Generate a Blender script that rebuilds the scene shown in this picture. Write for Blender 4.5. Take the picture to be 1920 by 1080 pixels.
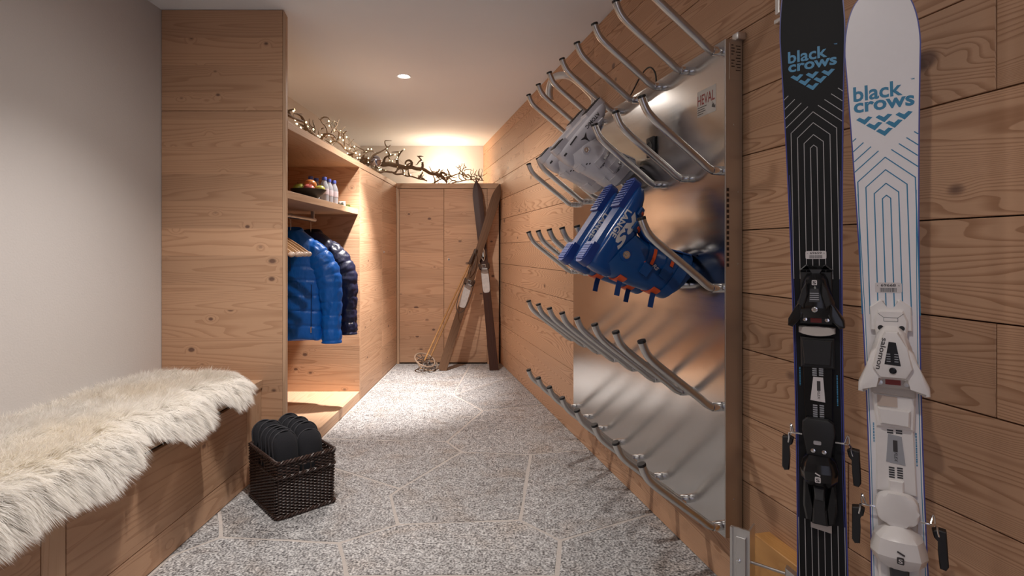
import bpy, bmesh, math, random
from mathutils import Vector, Matrix, noise as mnoise
from math import sin, cos, pi, radians as R

for o in list(bpy.data.objects):
    bpy.data.objects.remove(o)
SC = bpy.context.scene
COL = SC.collection

# ---------------------------------------------------------------- camera
cam = bpy.data.cameras.new('camera')
cam.sensor_fit = 'HORIZONTAL'
cam.sensor_width = 36.0
cam.lens = 36.0 * 1020 / 1920
cam.shift_y = -72 / 1920
cam.clip_start = 0.02
camo = bpy.data.objects.new('camera', cam)
camo.location = (0, 0, 1.11)
camo.rotation_euler = (pi / 2, 0, 0)
COL.objects.link(camo)
SC.camera = camo
# ---------------------------------------------------------------- world, lamps, exposure
W = bpy.data.worlds.new('world')
SC.world = W
W.use_nodes = True
W.node_tree.nodes['Background'].inputs[0].default_value = (0.66, 0.66, 0.82, 1)
W.node_tree.nodes['Background'].inputs[1].default_value = 1.0
SC.view_settings.view_transform = 'Standard'
SC.view_settings.look = 'None'
SC.view_settings.exposure = -0.1
SC.view_settings.gamma = 1.0
SC.view_settings.use_curve_mapping = False
SC.cycles.use_denoising = True
SC.cycles.max_bounces = 8
SC.cycles.sample_clamp_indirect = 6.0
SC.cycles.caustics_reflective = False
SC.cycles.caustics_refractive = False

CEIL = 2.30
# recessed downlights, the last one added as fill: (x, y) and their beams (watts, cone degrees, blend, aim point on the floor)
DOWN = [
    (-0.743, 3.735, [(640, 54, 1.0, (-1.00, 4.20)), (100, 165, 1.0, (-0.75, 3.9))]),
    (-0.70, 1.90, [(132, 107, 1.0, (-0.97, 1.80)), (20, 172, 1.0, (-0.75, 1.9))]),
    (-0.15, 0.10, [(31, 150, 1.0, (-0.10, 0.6))]),
    (-0.70, -0.75, [(9, 150, 1.0, (-0.70, -0.75))]),  # added fill lamp out of view: its floor bounce brightens ceiling and left wall
]
LAMP_W = 13.0


def spot(x, y, w, deg, blend, aim, name):
    l = bpy.data.lights.new(name, 'SPOT')
    l.energy = w
    l.color = (1.0, 0.94, 0.885)
    l.spot_size = R(deg)
    l.spot_blend = blend
    l.shadow_soft_size = 0.03
    o = bpy.data.objects.new(name, l)
    o.location = (x, y, CEIL - 0.03)
    d = Vector((aim[0], aim[1], 0)) - o.location
    o.rotation_euler = d.to_track_quat('-Z', 'Y').to_euler()
    COL.objects.link(o)
    return o


for d in DOWN:
    for b_ in d[2]:
        spot(d[0], d[1], *b_, 'downlight_beam')


# ---------------------------------------------------------------- mesh helper
class G:
    def __init__(s):
        s.bm = bmesh.new()

    def verts(s, co):
        return [s.bm.verts.new(c) for c in co]

    def face(s, vs):
        try:
            return s.bm.faces.new(vs)
        except ValueError:
            return None

    def box(s, a, b, bev=0.0, seg=1, m=None):
        x0, y0, z0 = a
        x1, y1, z1 = b
        v = s.verts([(x0, y0, z0), (x1, y0, z0), (x1, y1, z0), (x0, y1, z0),
                     (x0, y0, z1), (x1, y0, z1), (x1, y1, z1), (x0, y1, z1)])
        fs = [s.face([v[i] for i in q]) for q in ((0, 3, 2, 1), (4, 5, 6, 7), (0, 1, 5, 4), (1, 2, 6, 5), (2, 3, 7, 6), (3, 0, 4, 7))]
        if bev > 0:
            es = list({e for f in fs for e in f.edges})
            r = bmesh.ops.bevel(s.bm, geom=es, offset=bev, segments=seg, affect='EDGES', profile=0.5)
            v = list({q for f in r['faces'] for q in f.verts} | {q for q in v if q.is_valid})
        if m is not None:
            for q in v:
                q.co = m @ q.co
        return s

    def prism(s, poly, d0, d1, f=lambda a, b, d: (a, -d, b), bev=0.0, seg=1):
        """outline poly (a,b) counter-clockwise seen from +d, extruded d0..d1; f maps (a,b,d) to xyz"""
        lo = s.verts([f(a, b, d0) for a, b in poly])
        hi = s.verts([f(a, b, d1) for a, b in poly])
        n = len(poly)
        top = s.face(hi)
        s.face(lo[::-1])
        for i in range(n):
            j = (i + 1) % n
            s.face([lo[i], lo[j], hi[j], hi[i]])
        if bev > 0 and top:
            bmesh.ops.bevel(s.bm, geom=list(top.edges), offset=bev, segments=seg, affect='EDGES', profile=0.5)
        return s

    def loft(s, rings, cap0=True, cap1=True, closed=True):
        vr = [s.verts(r) for r in rings]
        n = len(rings[0])
        for k in range(len(vr) - 1):
            for i in range(n if closed else n - 1):
                j = (i + 1) % n
                s.face([vr[k][i], vr[k][j], vr[k + 1][j], vr[k + 1][i]])
        if closed and cap0:
            s.face(vr[0][::-1])
        if closed and cap1:
            s.face(vr[-1])
        return s

    def tube(s, pts, r, n=8, cap=True):
        pts = [Vector(p) for p in pts]
        m = len(pts)
        rs = r if isinstance(r, (list, tuple)) else [r] * m
        t = []
        for i in range(m):
            d = pts[min(i + 1, m - 1)] - pts[max(i - 1, 0)]
            t.append(d.normalized() if d.length > 1e-9 else Vector((0, 0, 1)))
        u = t[0].orthogonal().normalized()
        rings = []
        for i in range(m):
            u = (u - t[i] * u.dot(t[i]))
            u = u.normalized() if u.length > 1e-6 else t[i].orthogonal().normalized()
            w = t[i].cross(u)
            rings.append([pts[i] + (u * cos(2 * pi * k / n) + w * sin(2 * pi * k / n)) * rs[i] for k in range(n)])
        return s.loft(rings, cap, cap)

    def lathe(s, prof, n=24, m=None, cap0=True, cap1=True):
        rings = []
        for r, z in prof:
            ring = [Vector((r * cos(2 * pi * k / n), r * sin(2 * pi * k / n), z)) for k in range(n)]
            if m is not None:
                ring = [m @ v for v in ring]
            rings.append(ring)
        return s.loft(rings, cap0, cap1)

    def ball(s, c, r, n=10, m=6, sc=(1, 1, 1)):
        rings = []
        for j in range(m + 1):
            a = -pi / 2 + pi * (j + 0.12) / (m + 0.24)
            rings.append([(c[0] + sc[0] * r * cos(a) * cos(2 * pi * k / n), c[1] + sc[1] * r * cos(a) * sin(2 * pi * k / n), c[2] + sc[2] * r * sin(a)) for k in range(n)])
        return s.loft(rings)

    def build(s, name, mat, parent=None, smooth=35, loc=None):
        bmesh.ops.recalc_face_normals(s.bm, faces=s.bm.faces)
        me = bpy.data.meshes.new(name)
        s.bm.to_mesh(me)
        s.bm.free()
        if smooth:
            me.polygons.foreach_set('use_smooth', [True] * len(me.polygons))
            me.set_sharp_from_angle(angle=R(smooth))
        return link(name, me, mat, parent, loc)


def link(name, me, mat, parent=None, loc=None, rotz=None):
    if mat is not None and not me.materials:
        me.materials.append(mat)
    o = bpy.data.objects.new(name, me)
    COL.objects.link(o)
    if parent is not None:
        o.parent = parent
    if loc is not None:
        o.location = loc
    if rotz is not None:
        o.rotation_euler = (0, 0, rotz)
    return o


def tag(o, label, cat, group=None, kind=None):
    o['label'] = label
    o['category'] = cat
    if group:
        o['group'] = group
    if kind:
        o['kind'] = kind
    return o


def thing(name, label, cat, loc=(0, 0, 0), rotz=0.0, group=None, matrix=None):
    o = bpy.data.objects.new(name, None)
    o.empty_display_size = 0.05
    COL.objects.link(o)
    if matrix is not None:
        o.matrix_world = matrix
    else:
        o.location = loc
        o.rotation_euler = (0, 0, rotz)
    return tag(o, label, cat, group)


def dup(root, label, group=None):
    r = root.copy()
    COL.objects.link(r)
    r['label'] = label
    if group:
        r['group'] = group
    for ch in list(root.children):
        c = ch.copy()
        COL.objects.link(c)
        c.parent = r
        for g in list(ch.children):
            q = g.copy()
            COL.objects.link(q)
            q.parent = c
    return r


def struct(o):
    o['kind'] = 'structure'
    return o


def text(name, s, w, h, mat, parent, m, bold=0.0, depth=0.0004, shear=0.0, res=3):
    """lettering fitted to a w x h box, centred; m maps its plane (x right, y up, z out) into the parent"""
    cu = bpy.data.curves.new(name, 'FONT')
    cu.body = s
    cu.offset = bold
    cu.shear = shear
    cu.resolution_u = res
    cu.fill_mode = 'FRONT'
    t = bpy.data.objects.new(name, cu)
    COL.objects.link(t)
    bpy.context.view_layer.update()
    me = bpy.data.meshes.new_from_object(t.evaluated_get(bpy.context.evaluated_depsgraph_get()))
    bpy.data.objects.remove(t)
    bpy.data.curves.remove(cu)
    xs = [v.co.x for v in me.vertices]
    ys = [v.co.y for v in me.vertices]
    cx, cy = (min(xs) + max(xs)) / 2, (min(ys) + max(ys)) / 2
    sx, sy = w / (max(xs) - min(xs)), h / (max(ys) - min(ys))
    for v in me.vertices:
        v.co = m @ Vector(((v.co.x - cx) * sx, (v.co.y - cy) * sy, depth))
    me.materials.clear()
    return link(name, me, mat, parent)


def wrap(o, targets, axis=Vector((0, 1, 0)), lift=0.0009):
    """lay flat lettering onto the shells below it (all in the same frame)"""
    from mathutils.bvhtree import BVHTree
    tr = []
    for t in targets:
        bm = bmesh.new(); bm.from_mesh(t.data); tr.append(BVHTree.FromBMesh(bm)); bm.free()
    bm = bmesh.new(); bm.from_mesh(o.data)
    bmesh.ops.triangulate(bm, faces=bm.faces)
    for _ in range(2):
        es = [e for e in bm.edges if e.calc_length() > 0.008]
        if es:
            bmesh.ops.subdivide_edges(bm, edges=es, cuts=1)
            bmesh.ops.triangulate(bm, faces=bm.faces)
    for v in bm.verts:
        best = None
        for b in tr:
            h = b.ray_cast(v.co + axis * 0.3, -axis)
            if h[0] is not None and (best is None or h[3] < best[1]):
                best = (h[0], h[3])
        if best:
            v.co = best[0] + axis * lift
    bm.to_mesh(o.data); bm.free()
    return o


def catmull(pts, k=6):
    pts = [Vector(p) for p in pts]
    out = []
    n = len(pts)
    for i in range(n - 1):
        p0, p1, p2, p3 = pts[max(i - 1, 0)], pts[i], pts[i + 1], pts[min(i + 2, n - 1)]
        for j in range(k):
            t = j / k
            out.append(0.5 * ((2 * p1) + (p2 - p0) * t + (2 * p0 - 5 * p1 + 4 * p2 - p3) * t * t + (3 * p1 - p0 - 3 * p2 + p3) * t ** 3))
    out.append(pts[-1])
    return out


def sring(cx, cy, a, b, n=20, e=2.6):
    """superellipse outline"""
    o = []
    for k in range(n):
        t = 2 * pi * k / n
        c, q = cos(t), sin(t)
        o.append((cx + a * math.copysign(abs(c) ** (2 / e), c), cy + b * math.copysign(abs(q) ** (2 / e), q)))
    return o


# ---------------------------------------------------------------- materials
class N:
    """node graph helper"""

    def __init__(s, name):
        s.m = bpy.data.materials.new(name)
        s.m.use_nodes = True
        s.t = s.m.node_tree
        s.p = s.t.nodes['Principled BSDF']

    def n(s, typ, **kw):
        q = s.t.nodes.new(typ)
        for k, v in kw.items():
            setattr(q, k, v)
        return q

    def put(s, sock, v):
        if hasattr(v, 'is_linked') or isinstance(v, bpy.types.NodeSocket):
            s.t.links.new(v, sock)
        elif v is not None:
            sock.default_value = v

    def math(s, op, a, b=None, c=None, clamp=False):
        q = s.n('ShaderNodeMath', operation=op, use_clamp=clamp)
        s.put(q.inputs[0], a)
        if b is not None:
            s.put(q.inputs[1], b)
        if c is not None:
            s.put(q.inputs[2], c)
        return q.outputs[0]

    def comb(s, x, y, z):
        q = s.n('ShaderNodeCombineXYZ')
        for i, v in enumerate((x, y, z)):
            s.put(q.inputs[i], v)
        return q.outputs[0]

    def noise(s, vec, scale, detail=2.0, rough=0.5, dist=0.0):
        q = s.n('ShaderNodeTexNoise')
        s.put(q.inputs['Vector'], vec)
        q.inputs['Scale'].default_value = scale
        q.inputs['Detail'].default_value = detail
        q.inputs['Roughness'].default_value = rough
        q.inputs['Distortion'].default_value = dist
        return q.outputs[0]

    def ramp(s, f, stops, interp='LINEAR'):
        q = s.n('ShaderNodeValToRGB')
        q.color_ramp.interpolation = interp
        e = q.color_ramp.elements
        while len(e) < len(stops):
            e.new(0.5)
        for i, (p, c) in enumerate(stops):
            e[i].position = p
            e[i].color = (c[0], c[1], c[2], 1) if not isinstance(c, (int, float)) else (c, c, c, 1)
        s.put(q.inputs[0], f)
        return q.outputs[0]

    def mix(s, f, a, b, mode='MIX'):
        q = s.n('ShaderNodeMix', data_type='RGBA', blend_type=mode)
        s.put(q.inputs[0], f)
        for i, v in ((6, a), (7, b)):
            if isinstance(v, tuple) and len(v) == 3:
                v = (*v, 1)
            s.put(q.inputs[i], v)
        return q.outputs[2]

    def smooth(s, v, lo, hi):
        q = s.n('ShaderNodeMapRange', interpolation_type='SMOOTHSTEP')
        s.put(q.inputs[0], v)
        q.inputs[1].default_value = lo
        q.inputs[2].default_value = hi
        return q.outputs[0]

    def bump(s, h, strength, dist=0.002):
        q = s.n('ShaderNodeBump')
        q.inputs['Strength'].default_value = strength
        q.inputs['Distance'].default_value = dist
        s.put(q.inputs['Height'], h)
        s.t.links.new(q.outputs[0], s.p.inputs['Normal'])

    def obj(s):
        q = s.n('ShaderNodeTexCoord')
        return q.outputs['Object']

    def rnd(s):
        return s.n('ShaderNodeObjectInfo').outputs['Random']

    def fin(s, col=None, rough=None, **kw):
        if col is not None:
            s.put(s.p.inputs['Base Color'], (*col, 1) if isinstance(col, tuple) and len(col) == 3 else col)
        if rough is not None:
            s.put(s.p.inputs['Roughness'], rough)
        for k, v in kw.items():
            s.put(s.p.inputs[k.replace('_', ' ')], v)
        return s.m


def srgb(r, g, b):
    return tuple(((c / 255) / 12.92 if c / 255 <= 0.04045 else ((c / 255 + 0.055) / 1.055) ** 2.4) for c in (r, g, b))


def plain(name, col, rough=0.5, grain=0.06, scale=60.0, metallic=0.0, bump=0.0, **kw):
    """one colour with a faint procedural mottling"""
    g = N(name)
    f = g.noise(g.obj(), scale, 3)
    c = g.mix(f, tuple(x * (1 - grain) for x in col), tuple(min(1, x * (1 + grain)) for x in col))
    if bump:
        g.bump(f, bump)
    return g.fin(c, rough, Metallic=metallic, **kw)


def wood(name, light, dark, knot, axis='X', lam=0.0, knots=0.14, fig=0.55, freq=34.0, rough=0.52, kd=6.6, spec=0.4, kon=0.42):
    g = N(name)
    sep = g.n('ShaderNodeSeparateXYZ')
    g.put(sep.inputs[0], g.obj())
    X, Y, Z = sep.outputs
    al, c1, c2 = {'X': (X, Z, Y), 'Y': (Y, Z, X), 'Z': (Z, X, Y)}[axis]
    r = g.rnd()
    off = g.math('MULTIPLY', r, 61.7)
    tone = r
    if lam:
        idn = g.math('FLOOR', g.math('DIVIDE', c1, lam))
        wn = g.n('ShaderNodeTexWhiteNoise', noise_dimensions='2D')
        g.put(wn.inputs['Vector'], g.comb(idn, off, 0.0))
        off = g.math('ADD', off, g.math('MULTIPLY', wn.outputs[0], 43.0))
        tone = wn.outputs[0]
    al = g.math('ADD', al, off)
    c1o = g.math('ADD', c1, g.math('MULTIPLY', off, 0.37))
    # knots
    kv = g.comb(g.math('MULTIPLY', al, kd * 0.68), g.math('MULTIPLY', c1o, kd), 0.0)
    vo = g.n('ShaderNodeTexVoronoi', feature='F1')
    g.put(vo.inputs['Vector'], kv)
    vo.inputs['Scale'].default_value = 1.0
    kdist = vo.outputs['Distance']
    kc = g.n('ShaderNodeSeparateColor')
    g.put(kc.inputs[0], vo.outputs['Color'])
    on = g.math('GREATER_THAN', kc.outputs[0], kon)
    near = g.math('MULTIPLY', g.smooth(kdist, 0.27, 0.0), on)
    # growth figure: level lines of a long stretched noise, bent round the knots
    fv = g.comb(g.math('MULTIPLY', al, 0.34), g.math('MULTIPLY', c1o, 5.2), g.math('MULTIPLY', c2, 5.2))
    f = g.noise(fv, 1.0, 1.5, 0.45)
    f = g.math('ADD', g.math('MULTIPLY', f, freq), g.math('MULTIPLY', near, 2.0))
    wob = g.noise(g.comb(g.math('MULTIPLY', al, 3.0), g.math('MULTIPLY', c1o, 40.0), g.math('MULTIPLY', c2, 40.0)), 1.0, 2)
    f = g.math('ADD', f, g.math('MULTIPLY', wob, 0.35))
    saw = g.math('FRACT', f)
    line = g.math('MULTIPLY', g.smooth(saw, 0.45, 0.95), g.smooth(saw, 1.0, 0.955))
    fine = g.noise(g.comb(g.math('MULTIPLY', al, 5.0), g.math('MULTIPLY', c1o, 210.0), g.math('MULTIPLY', c2, 210.0)), 1.0, 2)
    broad = g.noise(g.comb(g.math('MULTIPLY', al, 0.8), g.math('MULTIPLY', c1o, 4.0), c2), 1.0, 1)
    amt = g.math('ADD', g.math('MULTIPLY', line, fig), g.math('MULTIPLY', g.math('SUBTRACT', fine, 0.5), 0.35), clamp=True)
    col = g.mix(amt, light, dark)
    t = g.math('ADD', g.math('MULTIPLY', tone, 0.22), g.math('MULTIPLY', broad, 0.3))
    t = g.math('ADD', t, 0.74)
    q = g.n('ShaderNodeVectorMath', operation='SCALE')
    g.put(q.inputs[0], col)
    g.put(q.inputs['Scale'], t)
    col = q.outputs[0]
    kr = g.math('MULTIPLY', kdist, g.math('ADD', 1.0, g.math('MULTIPLY', kc.outputs[1], 1.2)))
    kk = g.math('MULTIPLY', g.smooth(kr, knots, knots * 0.45), on)
    col = g.mix(g.math('MULTIPLY', kk, 0.85), col, knot)
    g.bump(g.math('SUBTRACT', fine, line), 0.25, 0.001)
    return g.fin(col, rough, Specular_IOR_Level=spec)


M = {}
LW, DW, KW = (0.56, 0.337, 0.207), (0.315, 0.153, 0.076), (0.105, 0.052, 0.040)
M['wall_wood'] = wood('brushed_larch_planks', LW, DW, KW, 'X', fig=0.70, freq=88.0, knots=0.20)
M['panel_x'] = wood('larch_panel_across', LW, DW, KW, 'X', lam=0.135, knots=0.19, fig=0.40, kd=8.5, kon=0.18)
M['panel_y'] = wood('larch_panel_along', LW, DW, KW, 'Y', lam=0.135, knots=0.19, fig=0.40, kd=8.5, kon=0.18)
M['lath_y'] = wood('larch_edge_along', (0.56, 0.365, 0.235), (0.40, 0.22, 0.12), KW, 'Y', knots=0.06, fig=0.35)
M['lath_x'] = wood('larch_edge_across', (0.56, 0.365, 0.235), (0.40, 0.22, 0.12), KW, 'X', knots=0.06, fig=0.35)
M['lath_z'] = wood('larch_edge_upright', (0.56, 0.365, 0.235), (0.40, 0.22, 0.12), KW, 'Z', knots=0.04, fig=0.35)
M['gap'] = plain('dark_joint', (0.035, 0.02, 0.012), 0.9)


def plaster(name, col, s=0.25):
    g = N(name)
    o = g.obj()
    a = g.noise(o, 130, 4, 0.6)
    b = g.noise(o, 3.0, 2)
    c = g.mix(b, tuple(x * 0.96 for x in col), col)
    g.bump(a, s, 0.003)
    return g.fin(c, 0.85)


M['plaster'] = plaster('white_plaster', (0.66, 0.625, 0.605), 0.35)
M['ceiling'] = plaster('white_ceiling_paint', (0.85, 0.89, 0.95), 0.08)


def granite():
    g = N('flamed_granite')
    r = g.rnd()
    va = g.n('ShaderNodeVectorMath', operation='ADD')
    g.put(va.inputs[0], g.obj())
    g.put(va.inputs[1], g.comb(g.math('MULTIPLY', r, 31.0), g.math('MULTIPLY', r, 17.0), 0.0))
    v = va.outputs[0]
    a = g.noise(v, 120, 3, 0.6)
    b = g.noise(v, 34, 3, 0.6, 0.8)
    c = g.noise(v, 5, 3, 0.6, 0.5)
    base = g.ramp(g.math('ADD', g.math('MULTIPLY', a, 0.72), g.math('MULTIPLY', b, 0.28)),
                  [(0.37, (0.035, 0.034, 0.037)), (0.455, (0.17, 0.165, 0.168)), (0.525, (0.37, 0.365, 0.365)), (0.64, (0.62, 0.615, 0.615))])
    warm = g.mix(g.smooth(c, 0.45, 0.75), base, (0.90, 0.83, 0.77), 'MULTIPLY')
    q = g.n('ShaderNodeVectorMath', operation='SCALE')
    g.put(q.inputs[0], warm)
    g.put(q.inputs['Scale'], g.math('ADD', g.math('MULTIPLY', g.noise(v, 2.2, 3), 0.5), g.math('ADD', g.math('MULTIPLY', r, 0.2), 0.74)))
    g.bump(a, 0.35, 0.003)
    return g.fin(q.outputs[0], g.math('ADD', g.math('MULTIPLY', b, 0.25), 0.40))


M['granite'] = granite()
M['grout'] = plain('pale_grout', (0.46, 0.415, 0.385), 0.9, 0.15, 90, bump=0.3)


def steel(name, col, rough, streak=0.12, axis=2, aniso=0.0):
    g = N(name)
    sep = g.n('ShaderNodeSeparateXYZ')
    g.put(sep.inputs[0], g.obj())
    s = [400.0, 400.0, 400.0]
    s[axis] = 3.0
    f = g.noise(g.comb(*[g.math('MULTIPLY', sep.outputs[i], s[i]) for i in range(3)]), 1.0, 2)
    big = g.noise(g.obj(), 4.0, 3)
    rr = g.math('ADD', g.math('MULTIPLY', f, streak), g.math('ADD', g.math('MULTIPLY', big, 0.08), rough - streak / 2 - 0.04))
    c = g.mix(f, tuple(x * 0.93 for x in col), col)
    m = g.fin(c, rr, Metallic=1.0)
    if aniso:
        t = g.n('ShaderNodeTangent', direction_type='RADIAL', axis='Z')
        g.t.links.new(t.outputs[0], g.p.inputs['Tangent'])
        g.p.inputs['Anisotropic'].default_value = aniso
    return m


M['steel_sheet'] = steel('brushed_steel_sheet', (0.56, 0.55, 0.54), 0.19, 0.08, 0, 0.25)
M['steel_side'] = steel('brushed_steel_edge', (0.55, 0.52, 0.49), 0.36, 0.12, 2)
M['steel_tube'] = plain('steel_tube', (0.60, 0.58, 0.56), 0.28, 0.04, 20, metallic=1.0)
M['aluminium'] = steel('raw_aluminium', (0.72, 0.71, 0.70), 0.38, 0.1, 2)
M['chrome'] = plain('chrome', (0.8, 0.8, 0.8), 0.12, 0.02, metallic=1.0)
M['black_cap'] = plain('black_plastic_cap', (0.012, 0.012, 0.013), 0.45)
M['black_gloss'] = plain('glossy_black_plastic', (0.010, 0.010, 0.011), 0.16)
M['black_matt'] = plain('matt_black_plastic', (0.016, 0.016, 0.017), 0.5)
M['grey_plastic'] = plain('charcoal_plastic', (0.045, 0.047, 0.05), 0.4)


def emit(name, col, s):
    g = N(name)
    g.p.inputs['Base Color'].default_value = (0, 0, 0, 1)
    g.p.inputs['Emission Color'].default_value = (*col, 1)
    g.p.inputs['Emission Strength'].default_value = s
    return g.m


M['lamp_on'] = emit('lit_lamp_glass', (1.0, 0.90, 0.76), 60.0)
M['bulb_on'] = emit('lit_fairy_bulb', (1.0, 0.78, 0.42), 7.0)
M['lantern_on'] = emit('lit_lantern_panel', (1.0, 0.84, 0.62), 12.0)
# ================================================================ room shell
# the right wall runs at 13.1 degrees to the others; its own frame: x towards the camera, y into the wall, z up
WALL_P, WALL_A = Vector((0.693, 1.86, 0)), R(-76.857)
WM = Matrix.Translation(WALL_P) @ Matrix.Rotation(WALL_A, 4, 'Z')
XL, YE, YB = -1.739, 6.24, -1.35

g = G(); g.box((XL - 0.1, YB - 0.1, CEIL), (1.9, YE + 0.1, CEIL + 0.1))
struct(g.build('ceiling', M['ceiling']))
g = G(); g.box((XL - 0.1, YB - 0.1, 0), (XL, YE + 0.1, CEIL))
struct(g.build('wall_left', M['plaster']))
g = G(); g.box((XL, YE, 0), (0.2, YE + 0.1, CEIL))
struct(g.build('wall_end', M['plaster']))
# wall behind the camera with an open doorway to the next room
g = G()
g.box((XL, YB - 0.1, 0), (-0.75, YB, CEIL)); g.box((0.25, YB - 0.1, 0), (1.9, YB, CEIL)); g.box((-0.75, YB - 0.1, 2.05), (0.25, YB, CEIL))
struct(g.build('wall_back', M['plaster']))

wr = G(); wr.box((-4.65, 0.021, 0), (3.45, 0.13, CEIL))
wall_right = struct(wr.build('wall_right', M['gap']))
wall_right.matrix_world = WM
rows = [0.0, 0.170, 0.383, 0.590, 0.798, 0.974, 1.171, 1.405, 1.597, 1.803, 2.005, 2.195, 2.30]
joints = {0: [-2.1, 1.3], 1: [-1.2, 1.9], 2: [-3.0, 0.55, 2.3], 3: [-1.9, 1.25], 4: [-2.7, 0.879], 5: [-0.8, 1.7],
          6: [-2.45, 1.35], 7: [-3.1, 0.879], 8: [-1.5, 1.15], 9: [-2.62, 0.62], 10: [-1.1, 1.9], 11: [-3.3, 0.3]}
rnd = random.Random(5)
for i in range(len(rows) - 1):
    xs = [-4.5] + joints[i] + [3.3]
    for a, b in zip(xs, xs[1:]):
        g = G(); g.box((a + 0.0008, rnd.uniform(0, 0.0012), rows[i] + 0.0014), (b - 0.0008, 0.021, rows[i + 1] - 0.0014), 0.0012)
        g.build('plank', M['wall_wood'], wall_right, smooth=0)

# ---------------------------------------------------------------- flagstone floor
g = G(); g.box((XL - 0.1, YB - 0.1, -0.1), (1.9, YE + 0.1, -0.0015))
floor = struct(g.build('floor', M['grout']))
P = dict(A=(-0.461, 2.198), B=(-0.654, 2.059), C=(-1.124, 2.101), C2=(-1.25, 2.325), C3=(-1.24, 1.965), D=(-0.55, 2.461), F=(-0.52, 2.527),
         E=(-0.893, 2.761), G=(-0.275, 2.987), H=(0.101, 2.948), K=(0.445, 3.03), I=(0.033, 2.233), J=(0.183, 2.077), L=(0.605, 2.297),
         M=(0.152, 1.85), N=(-0.562, 1.85), P=(-0.376, 3.145), Q=(-0.202, 3.749), R=(0.25, 3.918), S=(-1.12, 3.198), T=(-0.449, 4.163),
         U=(0.03, 4.777), T2=(-1.12, 4.32), V=(-0.42, 4.86), V2=(-1.12, 5.0), E5=(-1.12, 5.29), E6=(-0.40, 5.29), E7=(-0.09, 5.29),
         X1=(-1.74, 2.40), X2=(-1.74, 1.90), W1=(0.70, 1.95), W2=(0.80, 1.45), O1=(-0.50, 1.32), O2=(0.22, 1.40), O3=(-1.22, 1.25), X3=(-1.74, 1.22),
         O4=(-0.62, 0.55), O5=(0.35, 0.62), O6=(0.95, 0.80), O7=(-1.74, 0.45), O8=(1.16, -0.1), O9=(0.40, -0.25), O10=(-0.55, -0.2), O11=(-1.74, -0.3),
         Z1=(-1.74, -1.35), Z2=(-0.6, -1.35), Z3=(0.4, -1.35), Z4=(1.44, -1.35), S0=(-1.12, 2.72), RW=(0.42, 3.10), UW=(0.0, 4.81))
stones = ['X1 X2 C3 C C2', 'C B A D F E S0 X1 C2', 'A I H G F D', 'H I J L K', 'A B N M J I', 'C3 O3 O1 N B C', 'J M W2 L', 'E F G P S S0',
          'P G H K R Q', 'S P Q T T2', 'Q R U T', 'T2 T V V2', 'T U E7 E6 V', 'V2 V E6 E5', 'X2 X3 O3 C3', 'N O1 O2 M', 'M O2 O5 O6 W2',
          'O3 X3 O7 O4 O1', 'O1 O4 O5 O2', 'O4 O7 O11 O10', 'O5 O4 O10 O9', 'O6 O5 O9 O8', 'O10 O11 Z1 Z2', 'O9 O10 Z2 Z3', 'O8 O9 Z3 Z4']


def inset(poly, d):
    n = len(poly)
    a = sum(poly[i][0] * poly[(i + 1) % n][1] - poly[(i + 1) % n][0] * poly[i][1] for i in range(n))
    if a < 0:
        poly = poly[::-1]
    out = []
    for i in range(n):
        p0, p1, p2 = (Vector(poly[(i + k) % n]) for k in (-1, 0, 1))
        e1, e2 = (p1 - p0).normalized(), (p2 - p1).normalized()
        n1, n2 = Vector((-e1.y, e1.x)), Vector((-e2.y, e2.x))
        b = n1 + n2
        b = b / max(b.dot(n1), 0.5)
        out.append(p1 + b * d)
    return out


def rough_outline(poly, seed):
    out = []
    n = len(poly)
    for i in range(n):
        p, q = Vector(poly[i]), Vector(poly[(i + 1) % n])
        k = max(2, int((q - p).length / 0.09))
        nr = Vector((-(q - p).y, (q - p).x)).normalized()
        for j in range(k):
            t = j / k
            v = p.lerp(q, t)
            if j:
                v = v + nr * 0.006 * mnoise.noise(Vector((v.x * 7, v.y * 7, seed)))
            out.append((v.x, v.y))
    return out


for k, s in enumerate(stones):
    pl = rough_outline(inset([P[q] for q in s.split()], 0.0075), k)
    g = G()
    g.prism(pl, -0.012, 0.0, lambda a, b, d: (a, b, d), bev=0.002)
    g.build('flagstone', M['granite'], floor, smooth=0)

# ---------------------------------------------------------------- ceiling downlight
dl_labels = ['small lit round downlight set in the white ceiling beyond the tall wooden panel',
             'round ceiling downlight above the sheepskin bench', 'round ceiling downlight between the rack and the doorway', 'added unseen fill downlight in the ceiling nearest the doorway']
for k, d in enumerate(DOWN):
    t = thing('ceiling_light', dl_labels[k], 'light', (d[0], d[1], CEIL))
    g = G(); g.lathe([(0.036, -0.001), (0.047, -0.004), (0.050, 0.0), (0.036, 0.0)], 28, cap0=False, cap1=False); g.build('trim_ring', M['ceiling'], t)
    g = G(); g.lathe([(0.0355, -0.001), (0.0355, 0.0)], 24); g.build('lamp_glass', M['lamp_on'], t)

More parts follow.
